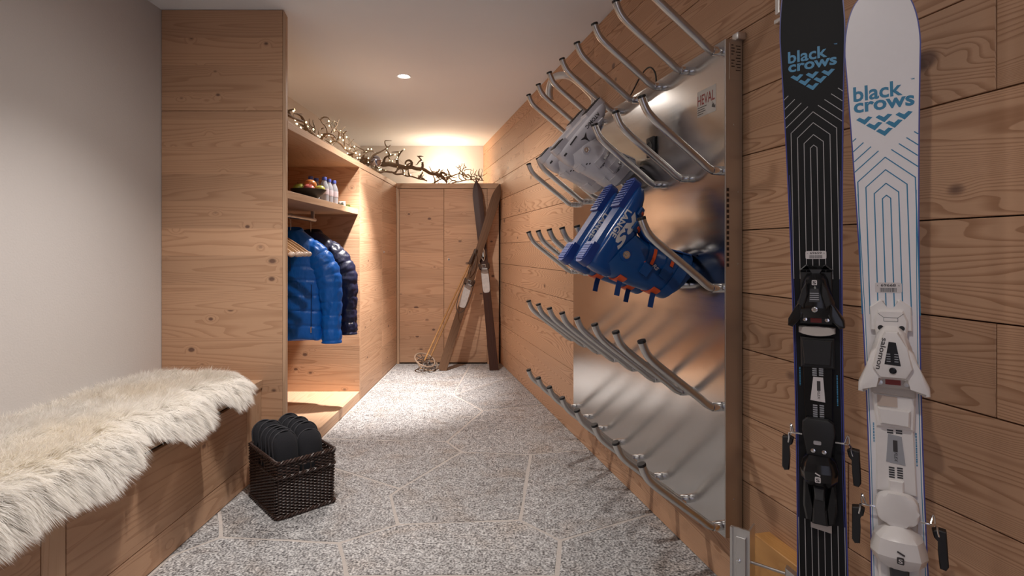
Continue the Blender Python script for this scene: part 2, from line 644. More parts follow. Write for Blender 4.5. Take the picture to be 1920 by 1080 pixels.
# ================================================================ left wardrobe
XF = -1.12
ward = thing('wardrobe', 'long larch wardrobe along the white wall with open coat niche and low top', 'wardrobe', (XF, 2.696, 0))
PY = 0.022
g = G(); g.box((-0.617, 0, 0), (-0.018, PY, 1.7965), 0.001); g.build('end_panel', M['panel_x'], ward, 0)
g = G(); g.box((-0.617, 0, 1.7985), (-0.018, PY, 2.298), 0.001); g.build('end_panel', M['panel_x'], ward, 0)
g = G(); g.prism([(-0.0165, 0), (-0.001, 0), (-0.001, 2.27), (-0.0165, 2.298)], -PY, 0); g.build('edge_strip', M['lath_z'], ward, 0)
g = G(); g.box((-0.617, PY, 1.715), (0, 2.594, 1.755), 0.001); g.build('top_board', M['lath_y'], ward, 0)
g = G(); g.box((-0.617, PY, 1.369), (-0.012, 1.304, 1.408), 0.001); g.build('shelf', M['lath_y'], ward, 0)
g = G(); g.box((-0.617, PY, 0.002), (-0.002, 1.304, 0.067), 0.001); g.build('plinth', M['lath_y'], ward, 0)
g = G(); g.box((-0.617, PY, 0.068), (-0.597, 1.304, 1.714)); g.build('back_panel', M['panel_y'], ward, 0)
g = G(); g.box((-0.596, 1.304, 0.002), (-0.001, 1.324, 1.7145)); g.build('partition', M['panel_x'], ward, 0)
for a, b, kn in ((1.3255, 1.996, False), (1.9985, 2.594, True)):
    g = G(); g.box((-0.022, a, 0.004), (-0.002, b, 1.712), 0.0008); dd = g.build('door', M['panel_y'], ward, 0)
    if kn:
        g = G(); mm = Matrix.Translation((-0.002, 2.064, 1.088)) @ Matrix.Rotation(pi / 2, 4, 'Y')
        g.lathe([(0.011, 0), (0.011, 0.003), (0.006, 0.004), (0.006, 0.010)], 14, mm)
        g.build('lock', M['chrome'], dd)
g = G(); g.box((-0.6, 1.33, 0.004), (-0.03, 2.59, 1.71)); g.build('carcass', M['gap'], ward, 0)
g = G()
g.tube([(-0.227, 0.03, 1.312), (-0.227, 1.02, 1.312)], 0.0125, 12)
for y in (0.18, 0.98):
    g.box((-0.237, y - 0.008, 1.312), (-0.217, y + 0.008, 1.369))
g.build('clothes_rail', M['aluminium'], ward)

# ================================================================ end cupboard
cup = thing('end_cupboard', 'two-door larch cupboard across the end of the room behind the old skis', 'cupboard', (0, 5.29, 0))
xl, xr = XF + 0.001, -0.128
flat = lambda a, b, d: (a, b, d)
g = G(); g.prism([(xl, -0.004), (xr, -0.004), (-0.345, 0.925), (xl, 0.925)], 1.706, 1.755, flat, 0.001); g.build('top_board', M['lath_x'], cup, 0)
g = G(); g.prism([(xl, 0.03), (xr - 0.03, 0.03), (-0.365, 0.925), (xl, 0.925)], 0, 1.705, flat); g.build('carcass', M['gap'], cup, 0)
g = G(); g.box((xl, 0.004, 0.0), (xr - 0.13, 0.02, 0.012)); g.build('plinth', M['gap'], cup, 0)
for a, b, kn in ((xl + 0.026, -0.665, False), (-0.6615, -0.243, True)):
    g = G(); g.box((a, 0, 0.014), (b, 0.02, 1.702), 0.0008); dd = g.build('door', M['panel_x'], cup, 0)
    if kn:
        g = G(); mm = Matrix.Translation((a + 0.045, 0, 1.015)) @ Matrix.Rotation(pi / 2, 4, 'X')
        g.lathe([(0.011, 0), (0.011, 0.003), (0.006, 0.004), (0.006, 0.010)], 14, mm)
        g.build('lock', M['chrome'], dd)
g = G(); g.box((xl, 0, 0.0), (xl + 0.0225, 0.02, 1.704)); g.build('filler_strip', M['lath_z'], cup, 0)
g = G(); g.box((-0.240, 0, 0.0), (xr, 0.02, 1.704)); g.build('filler_panel', M['panel_x'], cup, 0)

# ================================================================ bench along the left wall
ben = thing('storage_bench', 'long low larch storage bench along the white wall under the sheepskin', 'bench', (-1.24, 2.694, 0))
BY = -3.6
g = G(); g.box((-0.498, BY, 0.425), (0.004, 0, 0.465), 0.001); g.build('seat_board', M['lath_y'], ben, 0)
g = G(); g.box((-0.495, BY, 0.0), (-0.03, -0.002, 0.424)); g.build('carcass', M['gap'], ben, 0)
g = G(); g.box((-0.02, BY, 0.002), (-0.001, -0.002, 0.108), 0.0008); g.build('plinth', M['panel_y'], ben, 0)
for a, b in ((BY, -2.26), (-1.15 - 0.03, -0.15), (-2.20, -1.262)):
    g = G(); g.box((-0.02, a + 0.0015, 0.1105), (0, b - 0.0015, 0.408), 0.0008); g.build('drawer_front', M['panel_y'], ben, 0)
for a, b in ((-0.148, -0.002), (-1.259, -1.1815), (-2.258, -2.202)):
    g = G(); g.box((-0.02, a, 0.1105), (-0.001, b, 0.424), 0.0008); g.build('stile', M['lath_z'], ben, 0)
# ================================================================ boot dryer rack on the right wall (wall frame)
RX0, RX1, RT, RZ0, RZ1 = -1.2476, 0.156, 0.066, 0.210, 1.767


def wall_thing(name, label, cat, loc, group=None, rot=None):
    m = WM @ Matrix.Translation(loc)
    if rot is not None:
        m = m @ rot
    return thing(name, label, cat, group=group, matrix=m)


rack = wall_thing('boot_dryer_rack', 'large brushed steel boot dryer rack with rows of bent pipe arms on the planks', 'boot rack', (0, 0, 0))
g = G(); g.box((RX0, -RT, RZ0), (RX1 - 0.003, -RT + 0.004, RZ1), 0.0015)
g.build('front_sheet', M['steel_sheet'], rack, 30)
g = G(); g.box((RX1 - 0.0035, -RT, RZ0), (RX1, -0.006, RZ1), 0.001)
g.build('side_sheet', M['steel_side'], rack, 0)
g = G(); g.box((RX0, -RT + 0.004, RZ0), (RX0 + 0.003, -0.006, RZ1))
g.build('side_sheet', M['steel_side'], rack, 0)
g = G(); g.box((RX0 + 0.003, -RT + 0.004, RZ1 - 0.004), (RX1 - 0.004, -0.006, RZ1 - 0.001)); g.build('top_sheet', M['steel_side'], rack, 0)
g = G(); g.box((RX0 + 0.003, -RT + 0.004, RZ0), (RX1 - 0.004, -0.006, RZ0 + 0.003)); g.build('bottom_sheet', M['steel_side'], rack, 0)
g = G(); g.box((RX0 + 0.02, -0.03, RZ0 + 0.01), (RX1 - 0.006, -0.001, RZ1 - 0.01))
g.build('back_box', M['gap'], rack, 0)
for k in range(15):
    z = 1.297 - k * 0.0168
    g = G(); g.box((RX1 - 0.0005, -0.0615, z - 0.0052), (RX1 + 0.0008, -0.0535, z + 0.0052)); g.build('vent_slot', M['gap'], rack, 0)
for y, z in ((-0.02, 1.29), (-0.02, 1.065), (-0.035, 0.33), (-0.035, 1.50)):
    g = G(); g.ball((RX1, y, z), 0.0032, 8, 4, (0.5, 1, 1)); g.build('rivet', M['steel_side'], rack)
g = G(); g.box((RX1 - 0.02, -0.03, RZ1 - 0.002), (RX1 + 0.012, 0.0, RZ1 + 0.022), 0.004, 2)
g.build('wall_bracket', M['aluminium'], rack)
# arms
arm_pts = catmull([(0, 0, 0), (0, -0.018, 0), (0, -0.034, 0.003), (0, -0.052, 0.014), (0, -0.075, 0.033), (0, -0.150, 0.090), (0, -0.212, 0.1375), (0, -0.235, 0.157), (0, -0.249, 0.172), (0, -0.258, 0.187), (0, -0.265, 0.203), (0, -0.2705, 0.219)], 3)
g = G(); g.tube(arm_pts, 0.0127, 12); arm0 = g.build('pipe_arm', M['steel_tube'], rack)
g = G(); g.lathe([(0.0142, 0), (0.0148, 0.002), (0.0142, 0.026), (0.0128, 0.029)], 16, Matrix.Rotation(pi / 2, 4, 'X'), cap0=False, cap1=False)
col0 = g.build('collar', M['chrome'], arm0)
dirv = (arm_pts[-1] - arm_pts[-2]).normalized()
mm = Matrix.Translation(arm_pts[-1]) @ dirv.to_track_quat('Z', 'Y').to_matrix().to_4x4()
g = G(); g.lathe([(0.0134, -0.007), (0.0136, -0.001), (0.0128, 0.0012), (0.006, 0.0014)], 16, mm, cap0=False); cap0 = g.build('end_cap', M['black_cap'], arm0)
HX = [0.128 - 0.1914 * k for k in range(8)]
HZ = [1.7357, 1.3596, 0.989, 0.614, 0.238]
first = True
for z in HZ:
    for x in HX:
        if first:
            a = arm0; first = False
        else:
            a = arm0.copy(); COL.objects.link(a); a.parent = rack
            for q in (col0, cap0):
                c = q.copy(); COL.objects.link(c); c.parent = a
        a.location = (x, -RT, z)
# maker's sticker, rating label, plate
M['sticker'] = plain('clear_sticker', (0.50, 0.47, 0.44), 0.35)
M['red_print'] = plain('dark_red_print', (0.27, 0.035, 0.03), 0.5)
M['dark_print'] = plain('dark_print', (0.05, 0.045, 0.045), 0.5)
M['white_print'] = plain('white_print', (0.66, 0.64, 0.63), 0.5)


def onfront(x, z, y=-RT):   # plane facing the room
    return Matrix.Translation((x, y, z)) @ Matrix.Rotation(pi / 2, 4, 'X')


g = G(); g.box((0.000, -RT - 0.0006, 1.555), (0.106, -RT, 1.642)); stk = g.build('sticker', M['sticker'], rack, 0)
text('lettering', 'HEVAL', 0.098, 0.034, M['red_print'], stk, onfront(0.052, 1.610, -RT - 0.0007), 0.012, 0.0003)
g = G()
for i, wdt in enumerate((0.052, 0.040, 0.046, 0.032)):
    g.box((0.003, -RT - 0.0012, 1.585 - i * 0.0075), (0.003 + wdt, -RT - 0.0007, 1.5872 - i * 0.0075))
g.prism([(0.085, 1.572), (0.103, 1.566), (0.103, 1.577), (0.099, 1.574), (0.095, 1.584), (0.090, 1.578), (0.087, 1.590), (0.086, 1.580)], RT + 0.0007, RT + 0.0012)
g.build('small_print', M['dark_print'], stk, 0)
g = G(); g.box((RX1, -0.052, 1.640), (RX1 + 0.0006, -0.008, 1.755)); lab = g.build('rating_label', M['steel_side'], rack, 0)
g = G()
for i in range(9):
    z = 1.745 - i * 0.0095
    g.box((RX1 + 0.0007, -0.026 if i % 2 else -0.030, z), (RX1 + 0.001, -0.013, z + 0.003))
    if i not in (4, 8):
        g.box((RX1 + 0.0007, -0.046, z + 0.002), (RX1 + 0.001, -0.034 - 0.004 * (i % 3 == 0), z + 0.0055))
g.build('small_print', M['dark_print'], lab, 0)
g = G(); g.box((-0.352, -RT - 0.012, 1.476), (-0.288, -RT, 1.556), 0.006, 2)
pk = g.build('black_plate', M['black_matt'], rack)
g = G(); mm = onfront(-0.32, 1.516, -RT - 0.012)
g.lathe([(0.024, 0), (0.024, 0.003), (0.019, 0.003), (0.019, 0.001)], 20, mm, cap0=False); g.build('dial', M['grey_plastic'], pk)
# air pipe behind the top corner and the black cable loop
g = G(); g.tube(catmull([(-1.0, -0.036, 1.75), (-1.0, -0.036, 1.86), (-1.02, -0.042, 1.915), (-1.10, -0.13, 2.03), (-1.17, -0.20, 2.045), (-1.22, -0.215, 1.99), (-1.22, -0.21, 1.93)], 8), 0.02, 12)
g.build('air_pipe', M['aluminium'], rack)
g = G(); g.tube(catmull([(-0.62, -0.040, 1.765), (-0.54, -0.045, 1.80), (-0.44, -0.05, 1.845), (-0.37, -0.052, 1.85), (-0.33, -0.048, 1.815), (-0.335, -0.04, 1.766)], 8), 0.0032, 6)
g.build('cable', M['black_matt'], rack)


# ================================================================ ski boots
def foot_ring(x, w, zb, zt, n=24):
    """cross-section of the lower shell: flat underneath, round on top"""
    o = []
    for k in range(n):
        t = 2 * pi * k / n
        c, s = cos(t), sin(t)
        yy = w * math.copysign(abs(c) ** 0.75, c)
        if s < 0:
            zz = zb + (zt - zb) * 0.42 * (1 - abs(s) ** 0.38)
            yy *= 1.0 - 0.22 * abs(s) ** 3
        else:
            zz = zb + (zt - zb) * (0.42 + 0.58 * s ** 0.9)
            yy *= 1.0 - 0.25 * s ** 2
        o.append((x, yy, zz))
    return o


CUFF = [  # z, centre x, half length, half width
    (0.085, -0.038, 0.086, 0.049), (0.115, -0.040, 0.082, 0.054), (0.150, -0.036, 0.079, 0.056), (0.19, -0.026, 0.079, 0.057),
    (0.23, -0.013, 0.080, 0.059), (0.27, 0.001, 0.082, 0.061), (0.30, 0.010, 0.084, 0.062)]


def cuff_at(z):
    for a, b in zip(CUFF, CUFF[1:]):
        if z <= b[0]:
            t = (z - a[0]) / (b[0] - a[0])
            return [a[i] + (b[i] - a[i]) * t for i in range(1, 4)]
    return CUFF[-1][1:]


def cuff_pt(z, ang, off=0.0):
    cx, a, b = cuff_at(z)
    c, s = cos(ang), sin(ang)
    return Vector((cx + (a + off) * math.copysign(abs(c) ** 0.8, c), (b + off) * math.copysign(abs(s) ** 0.8, s), z))


FOOT = [  # x, half width, bottom, top
    (-0.134, 0.024, 0.030, 0.080), (-0.128, 0.034, 0.022, 0.110), (-0.115, 0.040, 0.020, 0.130), (-0.08, 0.043, 0.020, 0.142), (-0.03, 0.044, 0.020, 0.142),
    (0.02, 0.047, 0.020, 0.128), (0.07, 0.051, 0.020, 0.106), (0.11, 0.052, 0.020, 0.088), (0.145, 0.048, 0.020, 0.074), (0.166, 0.038, 0.021, 0.062), (0.176, 0.022, 0.025, 0.050)]


def foot_at(x):
    for a, b in zip(FOOT, FOOT[1:]):
        if x <= b[0]:
            t = (x - a[0]) / (b[0] - a[0])
            return [a[i] + (b[i] - a[i]) * t for i in range(1, 4)]
    return FOOT[-1][1:]


def strap(pts, w, th, up=None):
    """flat band through pts; up: width direction per point"""
    g = G()
    rings = []
    n = len(pts)
    for i in range(n):
        p = Vector(pts[i]); t = (Vector(pts[min(i + 1, n - 1)]) - Vector(pts[max(i - 1, 0)])).normalized()
        u = (Vector(up) - t * Vector(up).dot(t)).normalized()
        nn = t.cross(u)
        rings.append([p + u * w / 2 + nn * th / 2, p + u * w / 2 - nn * th / 2, p - u * w / 2 - nn * th / 2, p - u * w / 2 + nn * th / 2])
    g.loft(rings)
    return g


def ski_boot(label, m, c, group):
    """c: dict of materials and style"""
    t = thing('ski_boot', label, 'ski boot', group=group, matrix=m)
    g = G(); g.loft([foot_ring(*f) for f in FOOT]); sh = g.build('lower_shell', c['shell'], t, 60)
    # sole blocks with lugs
    for nm, x0, x1, w in (('heel_block', -0.140, -0.062, 0.036), ('toe_block', 0.078, 0.190, 0.036)):
        g = G()
        pts = []
        rd = 0.026
        if x0 < 0:
            pts = [(x1, -w + 0.003), (x1, w - 0.003)] + [(x0 + rd - rd * sin(a), (w - rd) + rd * cos(a)) for a in [i * pi / 10 for i in range(6)]] + [(x0 + rd - rd * cos(a), -(w - rd) - rd * sin(a)) for a in [i * pi / 10 for i in range(6)]]
        else:
            pts = [(x0, w - 0.003), (x0, -w + 0.003)] + [(x1 - rd + rd * sin(a), -(w - rd) - rd * cos(a)) for a in [i * pi / 10 for i in range(6)]] + [(x1 - rd + rd * cos(a), (w - rd) + rd * sin(a)) for a in [i * pi / 10 for i in range(6)]]
        g.prism(pts[::-1], 0.004, 0.034, lambda a, b, d: (a, b, d), 0.003)
        sb = g.build(nm, c['sole'], t, 40)
        g = G()
        k = 9
        for i in range(k):
            xx = x0 + 0.014 + (x1 - x0 - 0.026) * i / (k - 1)
            g.box((xx - 0.0022, -w + 0.007, 0.0), (xx + 0.0022, w - 0.007, 0.005))
        g.build('sole_lug', c['lug'], sb, 0)
    g = G(); g.loft([[(x, -w * 0.7, 0.012), (x, w * 0.7, 0.012), (x, w * 0.85, 0.030), (x, -w * 0.85, 0.030)] for x, w in ((-0.066, 0.04), (0.0, 0.038), (0.082, 0.042))])
    g.build('sole_bridge', c['shell'], t, 40)
    # cuff: open shell with a thickness
    g = G()
    NA = 32
    outer = [[cuff_pt(z, 2 * pi * k / NA, 0.0) for k in range(NA)] for z, *_ in CUFF]
    # the back of the cuff reaches lower (spine) and the collar dips at the instep
    for k in range(NA):
        a = 2 * pi * k / NA
        outer[0][k].z += 0.028 * max(0, cos(a)) - 0.012 * max(0, -cos(a))
        outer[-1][k].z += 0.020 * max(0, cos(a)) - 0.010 * max(0, -cos(a))
    inner = [[cuff_pt(z, 2 * pi * k / NA, -0.006) for k in range(NA)] for z in (0.30, 0.16)]
    g.loft(outer + inner, cap0=False, cap1=False)
    cu_ = g.build('cuff', c['cuff'], t, 60)
    # padded liner standing proud of the cuff
    g = G()
    rings = []
    for z, off in ((0.17, -0.008), (0.30, -0.008), (0.332, -0.009), (0.336, -0.016), (0.325, -0.026), (0.16, -0.028)):
        ring = [cuff_pt(min(z, 0.30), 2 * pi * k / NA, off) for k in range(NA)]
        for k in range(NA):
            ring[k].z = z + (0.012 * cos(2 * pi * k / NA) if z > 0.3 else 0); ring[k].x += (z - 0.30) * 0.3 if z > 0.30 else 0
        rings.append(ring)
    g.loft(rings, False, False)
    g.build('liner', c['liner'], t, 60)
    # overlap flap down the shin and instep
    pts = [cuff_pt(z, 0.42, 0.002) for z in (0.30, 0.25, 0.20, 0.155)] + [Vector((x, 0.012, foot_at(x)[2] + 0.0015)) for x in (0.06, 0.09, 0.115)]
    g = strap(catmull(pts, 3), 0.032, 0.004, (0, 1, 0.0)); g.build('overlap_flap', c['flap'], t, 50)
    # power strap
    pts = [cuff_pt(0.292, a, 0.003) for a in [2 * pi * i / 28 for i in range(29)]]
    g = strap(pts, 0.036, 0.004, (0.25, 0, 1)); g.build('power_strap', c['strap'], t, 60)
    # buckles: two on the cuff, two over the foot
    for z, a0 in ((0.250, 1.75), (0.190, 1.85)):
        pts = [cuff_pt(z - 0.004 * i, a, 0.0035) for i, a in enumerate([a0 - 0.26 * j for j in range(13)])]
        b = strap(pts, 0.024, 0.004, (0.2, 0, 1)).build('buckle_strap', c['strap'], t, 60)
        p = [cuff_pt(z - 0.003 * i, a, 0.010) for i, a in enumerate((a0 - 0.30, a0 - 0.5, a0 - 0.7, a0 - 0.9))]
        strap(p, 0.010, 0.004, (0.2, 0, 1)).build('buckle_lever', c['lever'], b, 50)
        p = [cuff_pt(z - 0.006, a, 0.011) for a in (a0 + 0.05, a0 - 0.12, a0 - 0.28)]
        strap(p, 0.030, 0.007, (0.2, 0, 1)).build('buckle_base', c['cuff'], b, 50)
    for x in (0.062, 0.108):
        w, zb, zt = foot_at(x)
        pts = []
        for i in range(11):
            a = 0.25 + (2.3) * i / 10
            cc, s = cos(a), sin(a)
            pts.append((x - 0.010 + 0.018 * i / 10 * 0, (w + 0.004) * math.copysign(abs(cc) ** 0.75, cc) * (1.0 - 0.25 * s * s), zb + (zt - zb) * (0.42 + 0.58 * max(s, 0) ** 0.9) + 0.004))
        b = strap(pts, 0.022, 0.004, (1, 0, 0)).build('buckle_strap', c['strap'], t, 60)
        strap([Vector(q) * 1.0 + Vector((0, 0.0045, 0.003)) for q in pts[1:5]], 0.009, 0.004, (1, 0, 0)).build('buckle_lever', c['lever'], b, 50)
        strap([Vector(q) + Vector((0, 0.003, 0.001)) for q in pts[0:3]], 0.028, 0.006, (1, 0, 0)).build('buckle_base', c['cuff'], b, 50)
    # hinge bolt both sides
    for s in (1, -1):
        mm = Matrix.Translation((-0.042, s * 0.051, 0.108)) @ Matrix.Rotation(-s * pi / 2, 4, 'X')
        g = G(); g.lathe([(0.021, 0), (0.021, 0.003), (0.015, 0.0045)], 20, mm); hb = g.build('hinge', c['shell'], t)
        g = G(); g.lathe([(0.0125, 0.004), (0.0125, 0.0055), (0.009, 0.0065), (0.004, 0.0055)], 16, mm); g.build('bolt', M['chrome'], hb)
    # strap ends and coloured patch on the spine
    for z in (0.145, 0.262):
        strap([cuff_pt(z, pi - a, 0.003) for a in (-0.75, -0.5, -0.25, 0, 0.25, 0.5, 0.75)], 0.028, 0.004, (0.2, 0, 1)).build('spine_patch', c['loop'], t, 60)
        p0 = cuff_pt(z + 0.004, pi - 0.35, 0.006)
        if c['tail']:
          strap(catmull([p0, p0 + Vector((-0.018, 0.004, 0.004)), p0 + Vector((-0.044, 0.006, 0.014))], 4), 0.017, 0.004, (0.2, 0.1, 1)).build('strap_tail', c['tail'], t, 60)
    # decoration on the visible outer side (y+): plane with x to the heel, y to the cuff
    def side(x, y, z, tilt=0.0, lean=0.0):
        return Matrix.Translation((x, y, z)) @ Matrix(((-1, 0, 0, 0), (0, 0, 1, 0), (0, 1, 0, 0), (0, 0, 0, 1))) @ Matrix.Rotation(tilt, 4, 'Z') @ Matrix.Rotation(lean, 4, 'X')
    c['deco'](t, sh, side, [sh, cu_])
    return t


M['boot_white'] = plain('pearl_white_boot_shell', (0.76, 0.74, 0.78), 0.30, 0.03)
M['boot_white2'] = plain('white_boot_cuff', (0.82, 0.80, 0.83), 0.34, 0.03)
M['boot_blue'] = plain('glossy_blue_boot_shell', (0.006, 0.072, 0.29), 0.22, 0.04)
M['boot_blue2'] = plain('blue_boot_cuff', (0.008, 0.075, 0.26), 0.3, 0.04)
M['boot_blue3'] = plain('blue_sole', (0.014, 0.050, 0.27), 0.4)
M['zip_blue'] = plain('dark_blue_zip', (0.006, 0.05, 0.20), 0.5)
M['orange'] = plain('orange_buckle', (0.85, 0.12, 0.03), 0.4)
M['lug_light'] = plain('pale_blue_lug', (0.10, 0.16, 0.46), 0.5)
M['liner_black'] = plain('black_boot_liner', (0.012, 0.012, 0.014), 0.8, 0.2, 120)
M['clear_buckle'] = plain('silver_buckle', (0.62, 0.60, 0.60), 0.25, 0.03, metallic=0.5)


def deco_blue(t, sh, side, tg):
    wrap(text('lettering', 'LANGE', 0.100, 0.019, M['white_print'], t, side(0.030, 0.0505, 0.040, 0.02), 0.03), tg)
    wrap(text('lettering', 'RS', 0.128, 0.034, M['white_print'], t, side(0.022, 0.0515, 0.069, -0.05), 0.05, shear=0.35), tg)
    wrap(text('lettering', 'RS', 0.022, 0.013, M['white_print'], t, side(-0.018, 0.0615, 0.212, 1.35), 0.03, shear=0.2), tg)
    wrap(text('lettering', '130', 0.028, 0.013, M['orange'], t, side(-0.024, 0.0615, 0.184, 1.35), 0.03, shear=0.2), tg)


def deco_white(t, sh, side, tg):
    wrap(text('lettering', 'ATOMIC', 0.088, 0.016, M['dark_print'], t, side(0.074, 0.0535, 0.043, 0.02), 0.03), tg)
    g = G()
    mm = side(-0.004, 0.053, 0.070, 0.15)
    st = []
    for k in range(3):
        a = pi / 2 + k * 2 * pi / 3
        st.append((0.026 * cos(a), 0.026 * sin(a))); st.append((0.0065 * cos(a + pi / 3), 0.0065 * sin(a + pi / 3)))
    g.face(g.verts([mm @ Vector((a, b, 0)) for a, b in st])); wrap(g.build('emblem', M['dark_print'], t, 0), tg)
    wrap(text('lettering', '95s', 0.030, 0.018, M['dark_print'], t, side(-0.042, 0.0605, 0.200, 0.3), 0.02), tg)
    wrap(text('lettering', 'ATOMIC', 0.045, 0.010, M['dark_print'], t, side(0.0, 0.0645, 0.268, 0.3), 0.02), tg)
    for q, wv, hv in (((-0.05, 0.0455, 0.040), 0.050, 0.006), ((-0.118, 0.038, 0.055), 0.016, 0.008), ((-0.085, 0.0565, 0.15), 0.008, 0.005), ((-0.075, 0.0565, 0.158), 0.008, 0.005), ((0.0, 0.0625, 0.24), 0.028, 0.008)):
        m2 = side(*q, 0.1)
        g = G()
        g.face(g.verts([m2 @ Vector(v) for v in ((-wv / 2, -hv / 2, 0), (wv / 2, -hv / 2, 0), (wv / 2, hv / 2, 0), (-wv / 2, hv / 2, 0))]))
        wrap(g.build('trim_mark', M['dark_print'], t, 0), tg)


BLUE = dict(shell=M['boot_blue'], cuff=M['boot_blue2'], sole=M['boot_blue3'], lug=M['lug_light'], liner=M['boot_blue2'], flap=M['boot_blue'], strap=M['boot_blue2'], lever=M['orange'], loop=M['orange'], tail=M['zip_blue'], deco=deco_blue)
WHITE = dict(shell=M['boot_white'], cuff=M['boot_white2'], sole=M['boot_white'], lug=M['black_matt'], liner=M['boot_white2'], flap=M['boot_white2'], strap=M['boot_white2'], lever=M['clear_buckle'], loop=M['boot_white2'], tail=None, deco=deco_white)


def boot_m(k, row, out, up, ang, sc, dx=0.0, yaw=0.0):
    """frame of a boot hung upside down on arm k of a row: sole facing out and up, cuff to the panel"""
    a = R(ang)
    f = Vector((0, sin(a), cos(a))); u = Vector((0, cos(a), -sin(a))); y = Vector((1, 0, 0))
    m = Matrix((f, y, u)).transposed().to_4x4()
    return WM @ Matrix.Translation((HX[k] + dx, -RT - out, HZ[row] + up)) @ Matrix.Rotation(yaw, 4, 'Z') @ m @ Matrix.Scale(sc, 4)


ski_boot('blue ski boot with large white lettering, hung sole up nearest the free pipe arm', boot_m(1, 2, 0.325, 0.205, 35, 1.05), BLUE, 'blue ski boots on the steel rack')
ski_boot('blue ski boot half hidden behind its lettered twin, sole facing out', boot_m(2, 2, 0.325, 0.205, 35, 1.05), BLUE, 'blue ski boots on the steel rack')
ski_boot('white ski boot with black star emblem and lettering hung upside down above the blue boots', boot_m(3, 1, 0.295, 0.245, 42, 0.93), WHITE, 'white ski boots on the steel rack')
ski_boot('white ski boot mostly hidden behind the one with the star, only its heel showing', boot_m(4, 1, 0.295, 0.245, 42, 0.93), WHITE, 'white ski boots on the steel rack')
# ================================================================ modern skis standing in front of the wall
PHI = R(-34)
M['ski_black'] = plain('satin_black_ski_topsheet', (0.009, 0.009, 0.010), 0.55, 0.1, 200, Specular_IOR_Level=0.25)
M['ski_white'] = plain('white_ski_topsheet', (0.88, 0.86, 0.88), 0.35, 0.02)
M['ski_blue'] = plain('blue_ski_print', (0.03, 0.23, 0.42), 0.4)
M['ski_cyan'] = plain('light_blue_ski_print', (0.06, 0.28, 0.50), 0.4)
M['ski_line'] = plain('pale_line_print', (0.45, 0.44, 0.44), 0.4)
M['side_blue'] = plain('blue_violet_ski_sidewall', (0.06, 0.07, 0.32), 0.35)
M['bind_white'] = plain('white_binding_plastic', (0.87, 0.84, 0.82), 0.28, 0.03)
M['bind_cream'] = plain('cream_binding_plastic', (0.58, 0.53, 0.49), 0.4, 0.03)
M['label_white'] = plain('white_paper_label', (0.72, 0.68, 0.68), 0.5, 0.02)
M['label_grey'] = plain('silver_scale_label', (0.38, 0.39, 0.42), 0.35)


def ski_outline(top, tipw, waist, zt, z0, tailw, tip_len=0.12):
    """half outline: list of (half width, z) from tail to tip; zt widest point near the tip"""
    o = []
    zw = z0 + 0.46 * (zt - z0)
    for k in range(14):
        a = k / 13 * pi / 2
        o.append((tailw * 0.55 * (sin(a) ** 0.7 if k else 0.0) + tailw * 0.45 * sin(a), z0 + 0.05 * (1 - cos(a)) ))
    n = 26
    for k in range(1, n + 1):
        z = z0 + 0.05 + (zt - z0 - 0.05) * k / n
        if z < zw:
            t = (zw - z) / (zw - z0 - 0.05)
            w = waist + (tailw - waist) * t ** 1.6
        else:
            t = (z - zw) / (zt - zw)
            w = waist + (tipw - waist) * t ** 2.0
        o.append((w, z))
    for k in range(1, 15):
        a = k / 14 * pi / 2
        o.append((tipw * cos(a) ** 0.62, zt + (top - zt) * sin(a)))
    return o


def F(a, b, d):
    return (a, -d, b)


def ski_face(depth):
    return Matrix(((1, 0, 0, 0), (0, 0, -1, -depth), (0, 1, 0, 0), (0, 0, 0, 1)))


def strokes(g, lines, w, d0, d1):
    for line in lines:
        for (x0, z0), (x1, z1) in zip(line, line[1:]):
            v = Vector((x1 - x0, z1 - z0)); L = v.length
            if L < 1e-6:
                continue
            n = Vector((-v.y, v.x)) / L * w / 2
            e = v / L * w * 0.3
            p0, p1 = Vector((x0, z0)) - e, Vector((x1, z1)) + e
            g.prism([tuple(p0 - n), tuple(p1 - n), tuple(p1 + n), tuple(p0 + n)], d0, d1, F)


def barcode(g, cx, z0, z1, w, d, seed):
    r = random.Random(seed)
    x = cx - w / 2
    while x < cx + w / 2:
        b = r.choice((0.0006, 0.0006, 0.0011))
        g.box((x, -d - 0.0002, z0), (x + b, -d, z1))
        x += b + r.choice((0.0006, 0.0009))


